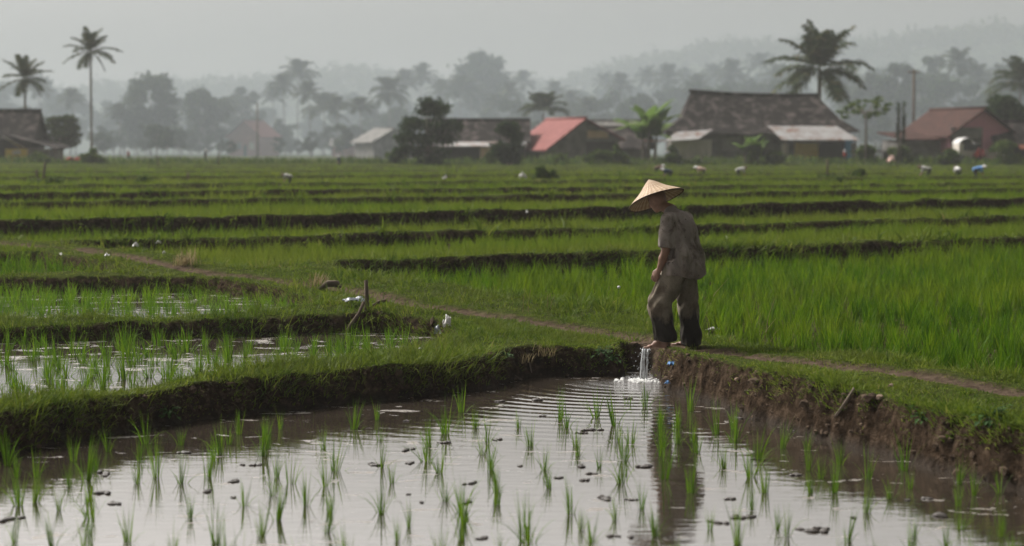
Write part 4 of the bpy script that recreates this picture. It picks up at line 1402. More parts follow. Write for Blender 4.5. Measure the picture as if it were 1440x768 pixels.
# houses further back
house('village_house', 'plain house with wide grey roof, half hidden behind the red-roofed house', 848, 214, R(90), 6, 7.5, 2.6, 4.2, 'wall_grey', 'wall_grey')
h5 = house('village_house', 'small hut with old brown roof behind the bushes left of the big house', 876, 186, R(78), 5, 4.2, 1.6, 3.2, 'wall_grey', 'tile_old')
panel(h5, 'door', -.5, .4, -.2, 1.3, -2.1, 'wall_dark', .05)
h6 = house('village_house', 'faint grey house in the mist left of the dark layered tree', 540, 262, R(25), 5.5, 7, 2.4, 3.9, 'wall_grey', 'wall_grey')
h7 = house('village_house', 'pink two-window house fading into the mist on the left', 358, 350, R(-20), 6.2, 7, 3.7, 6.2, 'wall_salmon', 'tile_red', zl=3.7)
panel(h7, 'window', -1.6, -.6, 1.2, 2.4, -3.5, 'wall_grey', .05); panel(h7, 'window', .9, 1.9, 1.2, 2.4, -3.5, 'wall_pale', .05)
panel(h7, 'doorway', -.3, .5, -.1, 2.0, -3.5, 'wall_dark', .05)
h8 = house('village_house', 'faint pinkish house in the mist right of the low broad palm', 489, 320, R(90), 4, 4.5, 2.0, 3.0, 'wall_salmon', 'wall_grey')
panel(h8, 'doorway', -.4, .4, -.1, 1.7, -2.3, 'wall_dark', .05)
# left edge
h9 = house('village_house', 'dark shed with tall tile roof at the left edge', 0, 178, R(90), 5.0, 7.0, 2.3, 4.6, 'wall_dark', 'tile_old', over=.35)
mb = MB(); mb.slab([(-4.9, -6.2, 1.25), (-4.9, -2.0, 2.35), (1.0, -2.0, 2.5), (1.0, -6.2, 1.4)], .12); o = mb.build('lean_to_roof', M['tile_old'], h9)
mb = MB(); mb.slab([(-5.6, -3.7, 1.25), (-5.6, -2.2, 2.1), (-5.1, -1.6, 2.3), (-5.1, -3.0, 1.35)], .05); o = mb.build('awning', M['sheet'], h9); o['label'] = 'bent pale metal sheet on the lean-to'
mb = MB(); mb.box((-4.6, -5.6, -.4), (.6, -3.6, 1.2)); mb.build('lean_to_wall', M['wall_grey'], h9)
mb = MB(); mb.box((-5.9, -3.95, -.05), (-5.8, -2.05, 1.15)); o = mb.build('panel', M['yellow'], h9); o['label'] = 'ochre yellow panel leaning in front of the shed'
mb = MB(); mb.box((-5.96, -3.4, .7), (-5.905, -2.7, 1.05)); o = mb.build('cloth', M['wall_pale'], h9)
# pink-walled house at right
h10 = house('village_house', 'brown-roofed house with pink gable wall and dark porch at the right', 1344, 174, R(18), 6.3, 8.5, 2.5, 4.6, 'wall_pink', 'tile_brown', over=.45)
panel(h10, 'gable_board', -3.1, -.05, 2.02, 2.95, -4.25, 'wall_grey', .06)
panel(h10, 'porch', -3.1, -.1, -.1, 2.0, -4.25, 'wall_dark', .07)
for k in range(4):
    MB().box((-3.0 + k * .9, -4.42, -.2), (-2.92 + k * .9, -4.34, 2.0)).build('porch_post', M['timber'], h10)
panel(h10, 'window', 1.6, 2.4, .9, 1.8, -4.25, 'concrete', .05)
mb = MB(); mb.slab([(-7.0, -3.2, 1.95), (-3.3, -3.6, 1.95), (-3.3, 1.5, 2.6), (-7.0, 1.5, 2.6)], .12); mb.build('lean_to_roof', M['tile_brown'], h10)
mb = MB(); mb.box((-6.6, -2.8, -.4), (-3.3, 1.2, 1.9)); mb.build('lean_to_wall', M['wall_grey'], h10)
h11 = house('village_house', 'low house with very dark roof cut off by the right edge', 1438, 172, R(90), 5.5, 5.5, 1.6, 3.5, 'wall_dark', 'tile_old')
panel(h11, 'window', -1.6, -.8, .5, 1.3, -2.76, 'glass_dark', .05)
mb = MB(); mb.slab([(-3.6, -2.6, 1.15), (-3.6, 1.2, 1.15), (-2.7, 1.2, 1.6), (-2.7, -2.6, 1.6)], .05); o = mb.build('awning', M['sheet_rust'], h11)

# fences, walls, poles
def slat_fence(label, pxa, pxb, Y, h, mat, step=.22):
    xa, xb = X_at(pxa, Y), X_at(pxb, Y)
    root = empty('slat_fence', ((xa + xb) / 2, Y, gz((xa + xb) / 2, Y)))
    L = xb - xa
    mb = MB(); x = -L / 2
    while x < L / 2:
        hh_ = h * random.uniform(.8, 1.05)
        mb.box((x, -.03, -.3), (x + step * .6, .0, hh_)); x += step
    mb.build('slats', M[mat], root)
    MB().box((-L / 2, .003, h * .55), (L / 2, .05, h * .65)).build('rail', M['timber'], root)
    return tag(root, label, 'fence')


slat_fence('grey slat fence between the big house and the pink-walled house', 1196, 1240, 167, 1.6, 'wall_grey')
slat_fence('pale slat fence right of the pink gable wall', 1384, 1412, 166, 1.1, 'wall_pale', .3)
xa, xb = X_at(1240, 165), X_at(1342, 165)
MBw = MB().box((-(xb - xa) / 2, -.12, -.4), ((xb - xa) / 2, .12, .95))
tag(MBw.build('garden_wall', M['wall_grey'], None, ((xa + xb) / 2, 165, gz(xa, 165))), 'low weathered garden wall in front of the brown-roofed house', 'wall')


def pole(px, ptop, Y, label, arm=True):
    X = X_at(px, Y); g = gz(X, Y); h = Z_at(ptop, Y) - g
    root = empty('utility_pole', (X, Y, g))
    MB().tube([(0, 0, -.5), (0, 0, h)], [.14, .10], 8).build('pole', M['timber'], root)
    if arm:
        MB().box((-.55, -.06, h - .35), (.55, .06, h - .22)).build('crossarm', M['timber'], root)
        for s in (-.45, 0, .45):
            MB().tube([(s, 0, h - .22), (s, 0, h - .05)], .05, 6).build('insulator', M['concrete'], root)
    return tag(root, label, 'pole')


pole(1283, 98, 185, 'utility pole with crossarm above the brown roof at right')
pole(363, 145, 262, 'thin bare pole in front of the pink house in the mist', False)
# ------------------------------------------------------------------ figures: continuous surfaces from a distance field
class Field:
    def __init__(s, lo, hi, h):
        s.lo = np.array(lo, float); s.h = h
        s.n = np.ceil((np.array(hi) - s.lo) / h).astype(int) + 1
        s.F = np.full(tuple(s.n), .5, np.float32)
        s.ax = [s.lo[i] + np.arange(s.n[i]) * h for i in range(3)]

    def _box(s, lo, hi):
        a = [max(0, int((lo[i] - s.lo[i]) / s.h)) for i in range(3)]
        b = [min(int(s.n[i]), int((hi[i] - s.lo[i]) / s.h) + 2) for i in range(3)]
        sl = tuple(slice(a[i], b[i]) for i in range(3))
        g = np.meshgrid(*[s.ax[i][sl[i]] for i in range(3)], indexing='ij')
        return sl, g

    def _mix(s, sl, d, k, sub=False):
        f = s.F[sl]
        if sub:
            d = -d
            h = np.clip(.5 - .5 * (f - d) / k, 0, 1)
            s.F[sl] = f * (1 - h) + d * h + k * h * (1 - h)
        else:
            h = np.clip(.5 + .5 * (f - d) / k, 0, 1)
            s.F[sl] = f * (1 - h) + d * h - k * h * (1 - h)

    def cap(s, a, b, ra, rb, k=.02, sq=None, sub=False):
        """tapered capsule; sq = (direction, factor) squashes the section along a direction"""
        a = np.array(a, float); b = np.array(b, float)
        m = max(ra, rb) * (1 if sq is None else max(1, 1 / sq[1])) + k * 2 + s.h * 2
        sl, g = s._box(np.minimum(a, b) - m, np.maximum(a, b) + m)
        if g[0].size == 0: return s
        ab = b - a; L2 = max((ab ** 2).sum(), 1e-9)
        w = [g[i] - a[i] for i in range(3)]
        t = np.clip(sum(w[i] * ab[i] for i in range(3)) / L2, 0, 1)
        v = [w[i] - t * ab[i] for i in range(3)]
        if sq is not None:
            u = np.array(sq[0], float); u /= np.linalg.norm(u)
            du = sum(v[i] * u[i] for i in range(3))
            v = [v[i] + u[i] * du * (1 / sq[1] - 1) for i in range(3)]
        d = np.sqrt(sum(q * q for q in v)) - (ra + (rb - ra) * t)
        s._mix(sl, d.astype(np.float32), k, sub)
        return s

    def ell(s, c, r, k=.02, sub=False, rot=None):
        c = np.array(c, float); r = np.array(r, float)
        m = r.max() + k * 2 + s.h * 2
        sl, g = s._box(c - m, c + m)
        if g[0].size == 0: return s
        w = np.stack([g[i] - c[i] for i in range(3)], -1)
        if rot is not None: w = w @ np.array(rot)
        q = np.sqrt((w ** 2 / r ** 2).sum(-1)); q2 = np.sqrt((w ** 2 / r ** 4).sum(-1)) + 1e-9
        s._mix(sl, (q * (q - 1) / q2).astype(np.float32), k, sub)
        return s

    def grid(s):
        return np.meshgrid(*s.ax, indexing='ij')

    def mesh(s, name, mat):
        F, h, lo = s.F, s.h, s.lo
        S = F < 0
        nc = np.array(F.shape) - 1
        acc = np.zeros((nc.prod(), 3)); cnt = np.zeros(nc.prod())
        flat = lambda I: (I[:, 0] * nc[1] + I[:, 1]) * nc[2] + I[:, 2]
        faces = []
        for ax in range(3):
            o1, o2 = [(1, 2), (2, 0), (0, 1)][ax]
            sa = [slice(None)] * 3; sb = [slice(None)] * 3
            sa[ax] = slice(0, -1); sb[ax] = slice(1, None)
            I = np.argwhere(S[tuple(sa)] != S[tuple(sb)])
            I = I[(I[:, o1] > 0) & (I[:, o2] > 0) & (I[:, o1] < nc[o1]) & (I[:, o2] < nc[o2])]
            J = I.copy(); J[:, ax] += 1
            f0 = F[I[:, 0], I[:, 1], I[:, 2]]; f1 = F[J[:, 0], J[:, 1], J[:, 2]]
            p = I.astype(float); p[:, ax] += f0 / (f0 - f1)
            cells = []
            for d1, d2 in ((1, 1), (0, 1), (0, 0), (1, 0)):
                C = I.copy(); C[:, o1] -= d1; C[:, o2] -= d2
                fi = flat(C); cells.append(fi)
                np.add.at(acc, fi, p); np.add.at(cnt, fi, 1)
            q = np.stack(cells, -1)
            inv = S[I[:, 0], I[:, 1], I[:, 2]]
            q[~inv] = q[~inv][:, ::-1]
            faces.append(q)
        used = np.flatnonzero(cnt)
        mp = np.full(nc.prod(), -1); mp[used] = np.arange(len(used))
        V = lo + h * acc[used] / cnt[used][:, None]
        return mesh_np(name, V, mp[np.concatenate(faces)], None, mat, True)


def v3(*a): return np.array(a, float)


# materials of the figure
M['skin'] = rough_mat('weathered_skin', [(.3, (.13, .066, .042)), (.7, (.21, .112, .074))], 14, .55, .25, .004, .35)

m, n, out = new_mat('mud_stained_shirt')
oc = objco(n)
c0 = ramp(n, noise(n, 260, 2, .5, oc), [(.3, (.135, .116, .103)), (.7, (.195, .170, .153))])
fold_streaks = ramp(n, noise(n, 7, 4, .6, mapped(n, oc, (2.2, 2.2, .45)), .8), [(.42, (0, 0, 0)), (.62, (1, 1, 1))])  # painted fold highlights: pale upright streaks mixed into the cloth colour
c0 = mixc(n, mth(n, 'MULTIPLY', fold_streaks, .55), c0, (.26, .228, .20))
st = ramp(n, noise(n, 6, 5, .62, oc, .5), [(.50, (0, 0, 0)), (.66, (1, 1, 1))])
c1_ = mixc(n, mth(n, 'MULTIPLY', st, .8), c0, (.052, .035, .024))
sp2 = ramp(n, noise(n, 30, 3, .5, oc), [(.66, (0, 0, 0)), (.70, (1, 1, 1))])
c2_ = mixc(n, mth(n, 'MULTIPLY', sp2, .7), c1_, (.030, .022, .017))
pz = n.nodes.new("ShaderNodeSeparateXYZ"); n.links.new(oc, pz.inputs[0])
low = ramp(n, mth(n, 'ADD', mth(n, 'MULTIPLY', pz.outputs[2], -2.2), mth(n, 'ADD', 1.95, mth(n, 'MULTIPLY', noise(n, 5, 3, .5, oc), .7))), [(.35, (0, 0, 0)), (.9, (1, 1, 1))])
c2_ = mixc(n, mth(n, 'MULTIPLY', low, .5), c2_, (.060, .042, .030))
wr = mth(n, 'ADD', mth(n, 'MULTIPLY', noise(n, 11, 4, .6, mapped(n, oc, (1.6, 1.6, .45)), 1.2), 1.0), mth(n, 'MULTIPLY', noise(n, 320, 2, .5, oc), .04))
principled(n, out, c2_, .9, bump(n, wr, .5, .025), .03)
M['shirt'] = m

m, n, out = new_mat('wet_mud_stained_trousers')
oc = objco(n)
c0 = ramp(n, noise(n, 240, 2, .5, oc), [(.3, (.115, .098, .075)), (.7, (.18, .155, .120))])
st = ramp(n, noise(n, 7, 5, .62, oc, .5), [(.46, (0, 0, 0)), (.62, (1, 1, 1))])
c1_ = mixc(n, mth(n, 'MULTIPLY', st, .65), c0, (.062, .044, .031))
pz = n.nodes.new("ShaderNodeSeparateXYZ"); n.links.new(oc, pz.inputs[0])
wl = mth(n, 'ADD', pz.outputs[2], mth(n, 'MULTIPLY', mth(n, 'SUBTRACT', noise(n, 7, 4, .6, mapped(n, oc, (1.5, 1.5, .6))), .5), .34))
wet_ = ramp(n, wl, [(.26, (1, 1, 1)), (.32, (0, 0, 0))])
c2_ = mixc(n, mth(n, 'MULTIPLY', wet_, .9), c1_, (.012, .0105, .010))
wr = noise(n, 12, 4, .6, mapped(n, oc, (1.4, 1.4, .6)), 1.0)
principled(n, out, c2_, mth(n, 'SUBTRACT', .9, mth(n, 'MULTIPLY', wet_, .45)), bump(n, wr, .5, .025), .05)
M['trousers'] = m

m, n, out = new_mat('woven_bamboo_hat')
uv = n.nodes.new("ShaderNodeAttribute"); uv.attribute_name = 'weave'     # x = turn round the cone 0..1, y = distance from the tip
su = n.nodes.new("ShaderNodeSeparateXYZ"); n.links.new(uv.outputs['Vector'], su.inputs[0])
wa = mth(n, 'SINE', mth(n, 'MULTIPLY', su.outputs[0], 6.28318 * 34))
wb = mth(n, 'SINE', mth(n, 'MULTIPLY', su.outputs[1], 150.0))
wv_ = mth(n, 'MULTIPLY', wa, wb)
st = noise(n, 1.0, 3, .6, mapped(n, uv.outputs['Vector'], (90, 3, 1)))
c0 = ramp(n, st, [(.3, (.28, .20, .125)), (.7, (.46, .36, .25))])
ln = ramp(n, wa, [(.0, (1, 1, 1)), (.18, (0, 0, 0))])
c0 = mixc(n, mth(n, 'MULTIPLY', ln, .55), c0, (.20, .115, .055))
rg_ = ramp(n, wb, [(.0, (1, 1, 1)), (.12, (0, 0, 0))])
c0 = mixc(n, mth(n, 'MULTIPLY', rg_, .30), c0, (.24, .14, .07))
principled(n, out, c0, .65, bump(n, mth(n, 'ADD', wv_, mth(n, 'MULTIPLY', wa, .6)), .5, .004), .25)
M['hat'] = m
M['hat_rim'] = rough_mat('dark_cane_rim', [(.3, (.035, .022, .014)), (.7, (.10, .065, .04))], 40, .6, .3, .003)

# ------------------------------------------------------------------ the farmer (u = right in the picture, v = away, z up from his feet)
FX, FY = 1.585, 18.72
FZ = .285
farmer = tag(empty('person', (FX, FY, FZ)), 'barefoot farmer in conical woven hat and muddy grey clothes, stooping over the running water', 'person')
fw = v3(-.85, .53, 0); lf = v3(-.53, -.85, 0); upv = v3(0, 0, 1)
LS, RS = v3(-.125, -.135, 1.205), v3(.065, .195, 1.20)
LE, RE = v3(-.150, -.165, .93), v3(.130, .235, .93)
LW, RW = v3(-.205, -.115, .745), v3(.0, .25, .76)
LH, RH = v3(-.055, -.075, .72), v3(.045, .085, .72)
LK, RK = v3(-.200, -.035, .40), v3(.082, .10, .40)
LA, RA = v3(-.135, -.04, .075), v3(.112, .09, .075)
NK, HD = v3(-.085, .065, 1.295), v3(-.195, .135, 1.375)

B_ = Field((-.46, -.36, -.03), (.34, .42, 1.56), .0065)
# trunk inside the clothes
B_.cap((.0, .0, .74), (-.03, .02, .95), .115, .105, .05).cap((-.03, .02, .95), (-.04, .035, 1.17), .105, .125, .05)
B_.cap(LS + upv * -.01, RS + upv * -.01, .055, .055, .04)
B_.cap((-.05, .045, 1.22), NK, .062, .055, .03).cap(NK, HD + v3(.015, -.01, -.03), .054, .05, .02)
# head: skull, jaw, chin, nose, brow, ears
hdn = v3(-.72, .45, -.53); hdn /= np.linalg.norm(hdn)          # where the face looks: ahead and down
hup = v3(0, 0, 1) - hdn * hdn[2]; hup /= np.linalg.norm(hup)
hl = np.cross(hup, hdn)
Hh = HD + hup * .03
fp = lambda f, s_, u_: Hh + hdn * f + hl * s_ + hup * u_
B_.ell(Hh, (.082, .082, .092), .02)
B_.cap(fp(.0, 0, .01), fp(.03, 0, -.05), .082, .062, .02)
B_.cap(fp(.045, 0, -.075), fp(.062, 0, -.09), .038, .022, .02)          # jaw, chin
B_.cap(fp(.075, 0, .012), fp(.100, 0, -.026), .010, .015, .010)         # nose
for s_ in (-1, 1):
    B_.cap(fp(.074, .012 * s_, .022), fp(.060, .05 * s_, .020), .011, .010, .010)   # brow
    B_.ell(fp(.072, .030 * s_, .004), (.012, .012, .010), .006, True)               # eye hollow
    B_.ell(fp(.068, .030 * s_, .003), (.010, .010, .009), .003)                     # eye
    B_.ell(fp(.055, .045 * s_, -.020), (.022, .020, .018), .012)                    # cheek
    B_.cap(fp(-.005, .080 * s_, .012), fp(.0, .084 * s_, -.022), .016, .011, .006, (hl, .45))   # ear
B_.cap(fp(.088, -.020, -.055), fp(.088, .020, -.055), .004, .004, .004, None, True)      # mouth
B_.cap(fp(.080, -.018, -.048), fp(.080, .018, -.048), .007, .007, .005)
B_.cap(fp(.078, -.015, -.064), fp(.078, .015, -.064), .008, .008, .005)
# arms
for S_, E_, W_ in ((LS, LE, LW), (RS, RE, RW)):
    B_.cap(S_, E_, .050, .038, .02).cap(E_, E_ * .55 + W_ * .45, .038, .040, .015).cap(E_ * .55 + W_ * .45, W_, .040, .026, .015)


def hand(W_, d, palm_n, th):
    """W_ wrist, d = along the hand, palm_n = the way the palm faces, th = side of the thumb"""
    d = d / np.linalg.norm(d); palm_n = palm_n / np.linalg.norm(palm_n); th = np.cross(d, palm_n) * np.sign(np.dot(np.cross(d, palm_n), th))
    K = W_ + d * .078
    B_.cap(W_, K - d * .01, .026, .030, .012, (palm_n, .55)).cap(K - d * .025 - th * .018, K - d * .025 + th * .018, .020, .020, .01, (palm_n, .7))
    for i, (off, ln_) in enumerate(((.031, .068), (.011, .078), (-.010, .072), (-.030, .056))):
        p0 = K + th * off - d * .012
        dd = d + th * off * 1.2
        p1 = p0 + dd * ln_ * .48
        c = palm_n * (.55 + .12 * i) + d * .8; c /= np.linalg.norm(c)
        p2 = p1 + c * ln_ * .34
        c2 = palm_n * 1.0 + d * .35; c2 /= np.linalg.norm(c2)
        p3 = p2 + c2 * ln_ * .26
        B_.cap(p0, p1, .0100, .0092, .004).cap(p1, p2, .0092, .0085, .004).cap(p2, p3, .0085, .0070, .004)
    t0 = W_ + d * .022 + th * .022
    t1 = t0 + d * .030 + th * .022 + palm_n * .006
    t2 = t1 + d * .028 + th * .004 + palm_n * .010
    B_.cap(t0, t1, .014, .0115, .008).cap(t1, t2, .0115, .008, .004)


hand(LW, v3(-.10, .05, -.19), v3(.45, .75, -.2), v3(-.8, .4, -.1))
hand(RW, v3(-.15, .0, -.18), v3(.2, -.9, -.1), v3(-.8, .1, .1))
# legs and bare feet
for H_, K_, A_ in ((LH, LK, LA), (RH, RK, RA)):
    B_.cap(H_, K_, .078, .050, .03).cap(K_, K_ * .6 + A_ * .4, .050, .052, .02).cap(K_ * .6 + A_ * .4, A_, .052, .032, .02)


def foot(A_, d, drop=0.0):
    d = d / np.linalg.norm(d); s_ = np.cross(upv, d)
    g = A_ * v3(1, 1, 0)
    heel = g - d * .030 + upv * .030
    ball = g + d * .135 + upv * (.020 - drop)
    B_.cap(A_, heel, .034, .030, .02).cap(A_, g + d * .08 + upv * .042, .033, .026, .02).cap(heel, g + d * .06 + upv * .026, .030, .026, .02)
    B_.cap(g + d * .06 + upv * .030, ball, .030, .020, .02, (upv, .8))
    B_.cap(ball - s_ * .028, ball + s_ * .028, .019, .019, .012, (upv, .8))
    for i, (o, r_, ln_) in enumerate(((.036, .0125, .045), (.016, .0095, .043), (0, .009, .038), (-.016, .0085, .032), (-.031, .008, .026))):
        p = ball + s_ * (o * 1.0) + upv * -.002
        B_.cap(p, p + d * ln_ + upv * (-.004 - drop * .3), r_, r_ * .9, .003)


foot(LA + v3(-.02, 0, 0), v3(-.97, .10, 0), .008)
foot(RA, v3(-.80, .55, 0))
body = link('body', B_.mesh('body', M['skin']), farmer)

# shirt: loose, short-sleeved, hanging straight from the shoulders
S = Field((-.36, -.40, .60), (.38, .45, 1.40), .0085)
sx = (RS - LS); sx[2] = 0; sx /= np.linalg.norm(sx)
bk = -fw
sp = [((-.045, .045, 1.19), .098), ((-.015, .025, 1.05), .128), ((.012, .005, .88), .142), ((.035, -.015, .66), .176)]
for off in (-.085, 0.0, .085):
    for (p, r_), (q_, s_) in zip(sp[:-1], sp[1:]):
        sc_ = 1.0 if off == 0 else .92
        S.cap(np.array(p) + sx * off, np.array(q_) + sx * off, r_ * sc_, s_ * sc_, .05)
S.ell(v3(.010, .020, 1.13), (.135, .135, .14), .06)                       # rounded upper back
S.cap(LS + upv * .012, RS + upv * .012, .066, .066, .04)
S.cap((-.075, .055, 1.25), (-.085, .062, 1.285), .072, .066, .02)           # collar
for S_, E_ in ((LS, LE), (RS, RE)):
    e = S_ + (E_ - S_) * 1.0
    S.cap(S_, e, .072, .078, .025)
g = S.grid()
# folds: long soft creases fanning from the shoulders, bunching near the waist
ang = np.arctan2(g[1] - .02, g[0]); zz = g[2]
S.F += (.011 * np.sin(ang * 9 + 5 * np.sin(zz * 6) + 2) * np.clip((1.22 - zz) * 4, 0, 1) * (.5 + .5 * np.sin(zz * 9 + ang * 2))).astype(np.float32)
S.F += (.006 * np.sin(zz * 40 + 6 * np.sin(ang * 3)) * np.clip(1 - np.abs(zz - .86) * 5, 0, 1)).astype(np.float32)
fl_ = np.clip((1.19 - zz) * 5, 0, 1) * np.clip((zz - .66) * 9, .25, 1)
ph1 = ang * 4.0 + 1.3 * np.sin(zz * 5.5) + .6
S.F -= (.021 * (1 - np.abs(np.sin(ph1))) ** 2.2 * fl_).astype(np.float32)
ph2 = 15 * (g[0] * .75 + g[1] * .3 + zz * .42) + 1.2 * np.sin(zz * 8)
S.F -= (.017 * (1 - np.abs(np.sin(ph2))) ** 1.7 * fl_ * (g[0] > -.12)).astype(np.float32)
hem = .672 + .018 * np.sin(ang * 3 + 1.0) + .06 * (g[0] * -.2)
S.F = np.maximum(S.F, (hem - g[2]).astype(np.float32))
for S_, E_ in ((LS, LE), (RS, RE)):                                      # sleeves end square above the elbow
    d = (E_ - S_) / np.linalg.norm(E_ - S_)
    e = S_ + (E_ - S_) * .93
    pl = sum((g[i] - e[i]) * d[i] for i in range(3))
    near_ = (np.sqrt(sum((g[i] - E_[i]) ** 2 for i in range(3))) < .125) & (pl > -.01)
    core = np.full(S.F.shape, False)
    # only trim what belongs to the sleeve, not the side of the shirt
    tor = np.hypot((g[0] - (.005)) * sx[0] + (g[1] - .01) * sx[1], 0) < .19
    cut = near_ & ~tor if S_ is RS else near_ & (np.hypot(g[0] - E_[0], g[1] - E_[1]) < .10) & ((g[0] - .0) * sx[0] + (g[1] - .01) * sx[1] < -.145)
    S.F = np.where(cut, np.maximum(S.F, pl.astype(np.float32)), S.F)
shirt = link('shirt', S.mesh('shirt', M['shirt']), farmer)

# trousers: loose, wet to below the knee
T = Field((-.40, -.30, -.02), (.32, .38, .84), .008)
T.cap(LH + upv * .05, RH + upv * .05, .125, .125, .06)
T.cap(LH, LK, .126, .102, .03).cap(LK, LA + v3(-.005, 0, .06), .110, .092, .04).cap(LA + v3(-.005, 0, .06), LA + v3(-.005, 0, -.02), .092, .094, .03)
T.cap(RH, RK, .120, .090, .03).cap(RK, RA + v3(0, 0, .05), .098, .084, .04).cap(RA + v3(0, 0, .05), RA + v3(0, 0, -.06), .084, .087, .03)
g = T.grid(); zz = g[2]
a1 = np.arctan2(g[1] - LK[1], g[0] - LK[0]); a2 = np.arctan2(g[1] - RK[1], g[0] - RK[0])
a_ = np.where(g[0] * sx[0] + g[1] * sx[1] < 0, a1, a2)
T.F -= (.012 * (1 - np.abs(np.sin(a_ * 2.0 + zz * 5))) ** 2.2 * np.clip((.66 - zz) * 5, 0, 1)).astype(np.float32)
T.F += (.010 * np.sin(zz * 30 + 3.0 * np.sin(a_ * 2 + 1)) * (np.exp(-((zz - .40) / .12) ** 2) + .7 * np.exp(-((zz - .13) / .09) ** 2))).astype(np.float32)
T.F += (.010 * np.sin(a_ * 6 + 4 * np.sin(zz * 7)) * np.exp(-((zz - .6) / .16) ** 2)).astype(np.float32)
cuff = np.where(g[0] * sx[0] + g[1] * sx[1] < .0, .072 + .012 * np.sin(a_ * 2), .012 + .010 * np.sin(a_ * 2 + 1))
T.F = np.maximum(T.F, (cuff - zz).astype(np.float32))
T.F = np.maximum(T.F, (zz - .80).astype(np.float32))
link('trousers', T.mesh('trousers', M['trousers']), farmer)

# hat: a shallow cone of woven bamboo with a dark cane rim
axis = v3(-.072, .058, .2); axis /= np.linalg.norm(axis)
Rh, hh = .272, .205
nr, na = 26, 96
vs = []; wv2 = []
for side in (0, 1):
    for i in range(nr + 1):
        t = i / nr
        rr = Rh * t; zq = hh * (1 - t) ** 1.06 * 1.0 - (.010 if side else 0) + .004 * math.sin(t * 9)
        for k in range(na):
            a_ = 2 * math.pi * k / na
            rj = rr * (1 + .012 * math.sin(3 * a_ + 1) * t)
            vs.append((rj * math.cos(a_), rj * math.sin(a_), zq + .006 * math.sin(2 * a_) * t)); wv2.append((k / na, t * Rh, side))
fs = []
for side in (0, 1):
    b0 = side * (nr + 1) * na
    for i in range(nr):
        for k in range(na):
            f = [b0 + i * na + k, b0 + (i + 1) * na + k, b0 + (i + 1) * na + (k + 1) % na, b0 + i * na + (k + 1) % na]
            fs.append(f if side == 0 else f[::-1])
me = mesh_np('hat', vs, fs, None, M['hat'], True)
at_ = me.attributes.new('weave', 'FLOAT_VECTOR', 'POINT')
at_.data.foreach_set('vector', np.array([(math.fmod(a_, 1), b_, c_) for a_, b_, c_ in wv2], np.float32).ravel())
rimc = v3(-.220, .140, 1.397) - axis * .0
q_ = Vector((0, 0, 1)).rotation_difference(Vector(axis))
hat = link('hat', me, farmer, tuple(rimc)); hat.rotation_mode = 'QUATERNION'; hat.rotation_quaternion = q_
hat['label'] = 'pale conical hat woven from bamboo strips with a dark rim'
mb = MB()
mb.tube([(Rh * (1 + .012 * math.sin(3 * 2 * math.pi * k / 64 + 1)) * math.cos(2 * math.pi * k / 64), Rh * (1 + .012 * math.sin(3 * 2 * math.pi * k / 64 + 1)) * math.sin(2 * math.pi * k / 64), -.004 + .006 * math.sin(4 * math.pi * k / 64)) for k in range(65)], .0065, 8, False)
mb.build('rim', M['hat_rim'], hat)

# ------------------------------------------------------------------ small far workers bending in the fields
def far_worker(px, py, Y, sc, rz, shirt_mat, leg_mat, label, bend=1.0):
    X = X_at(px, Y)
    root = tag(empty('person', (X, Y, gz(X, Y)), rz, sc * .72), label, 'person', None)
    b = bend
    hip = v3(0, 0, .80); sh = v3(.42 * b, 0, .80 + .46 * (1 - .75 * b)); hd = sh + v3(.16 * b + .02, 0, .20 * (1 - .9 * b) + .03)
    F1 = Field((-.35, -.35, -.05), (.95, .35, 1.75), .03)
    F1.cap(hip, sh, .10, .11, .05).cap(sh, hd, .06, .05, .03).ell(hd + (hd - sh) * .3, (.10, .09, .11), .02)
    for s_ in (-1, 1):
        F1.cap(hip + v3(0, .09 * s_, 0), v3(.08, .11 * s_, .42), .085, .06, .04).cap(v3(.08, .11 * s_, .42), v3(-.02, .12 * s_, .02), .06, .045, .03).cap(v3(-.02, .12 * s_, .03), v3(.14, .13 * s_, .02), .045, .035, .02)
        el_ = sh + v3(.04, .2 * s_, -.26); F1.cap(sh + v3(0, .15 * s_, 0), el_, .05, .04, .03).cap(el_, el_ + v3(.12, -.05 * s_, -.2), .04, .03, .02).ell(el_ + v3(.14, -.06 * s_, -.27), (.04, .03, .06), .02)
    link('body', F1.mesh('body', M['skin']), root)
    F2 = Field((-.35, -.4, .5), (.95, .4, 1.6), .03)
    F2.cap(hip + v3(0, 0, .02), sh, .16, .17, .06)
    for s_ in (-1, 1): F2.cap(sh + v3(0, .15 * s_, 0), sh + v3(.03, .19 * s_, -.2), .085, .075, .03)
    link('shirt', F2.mesh('shirt', M[shirt_mat]), root)
    F3 = Field((-.35, -.4, 0), (.6, .4, 1.1), .03)
    for s_ in (-1, 1): F3.cap(hip + v3(0, .09 * s_, 0), v3(.08, .11 * s_, .42), .12, .09, .04).cap(v3(.08, .11 * s_, .42), v3(-.01, .12 * s_, .16), .09, .075, .03)
    link('trousers', F3.mesh('trousers', M[leg_mat]), root)
    mb = MB(); c = hd + (hd - sh) * .3
    mb.add([(c[0], c[1], c[2] + .2)] + [(c[0] + .22 * math.cos(k * .393), c[1] + .22 * math.sin(k * .393), c[2] + .03) for k in range(16)], [(0, 1 + k, 1 + (k + 1) % 16) for k in range(16)] + [tuple(range(16, 0, -1))])
    mb.build('hat', M['cloth_white' if shirt_mat != 'cloth_white' else 'wood'], root)
    return root


def cloth(key, a, b): M[key] = rough_mat(key, [(.3, a), (.7, b)], 5, .9, .3, .02)


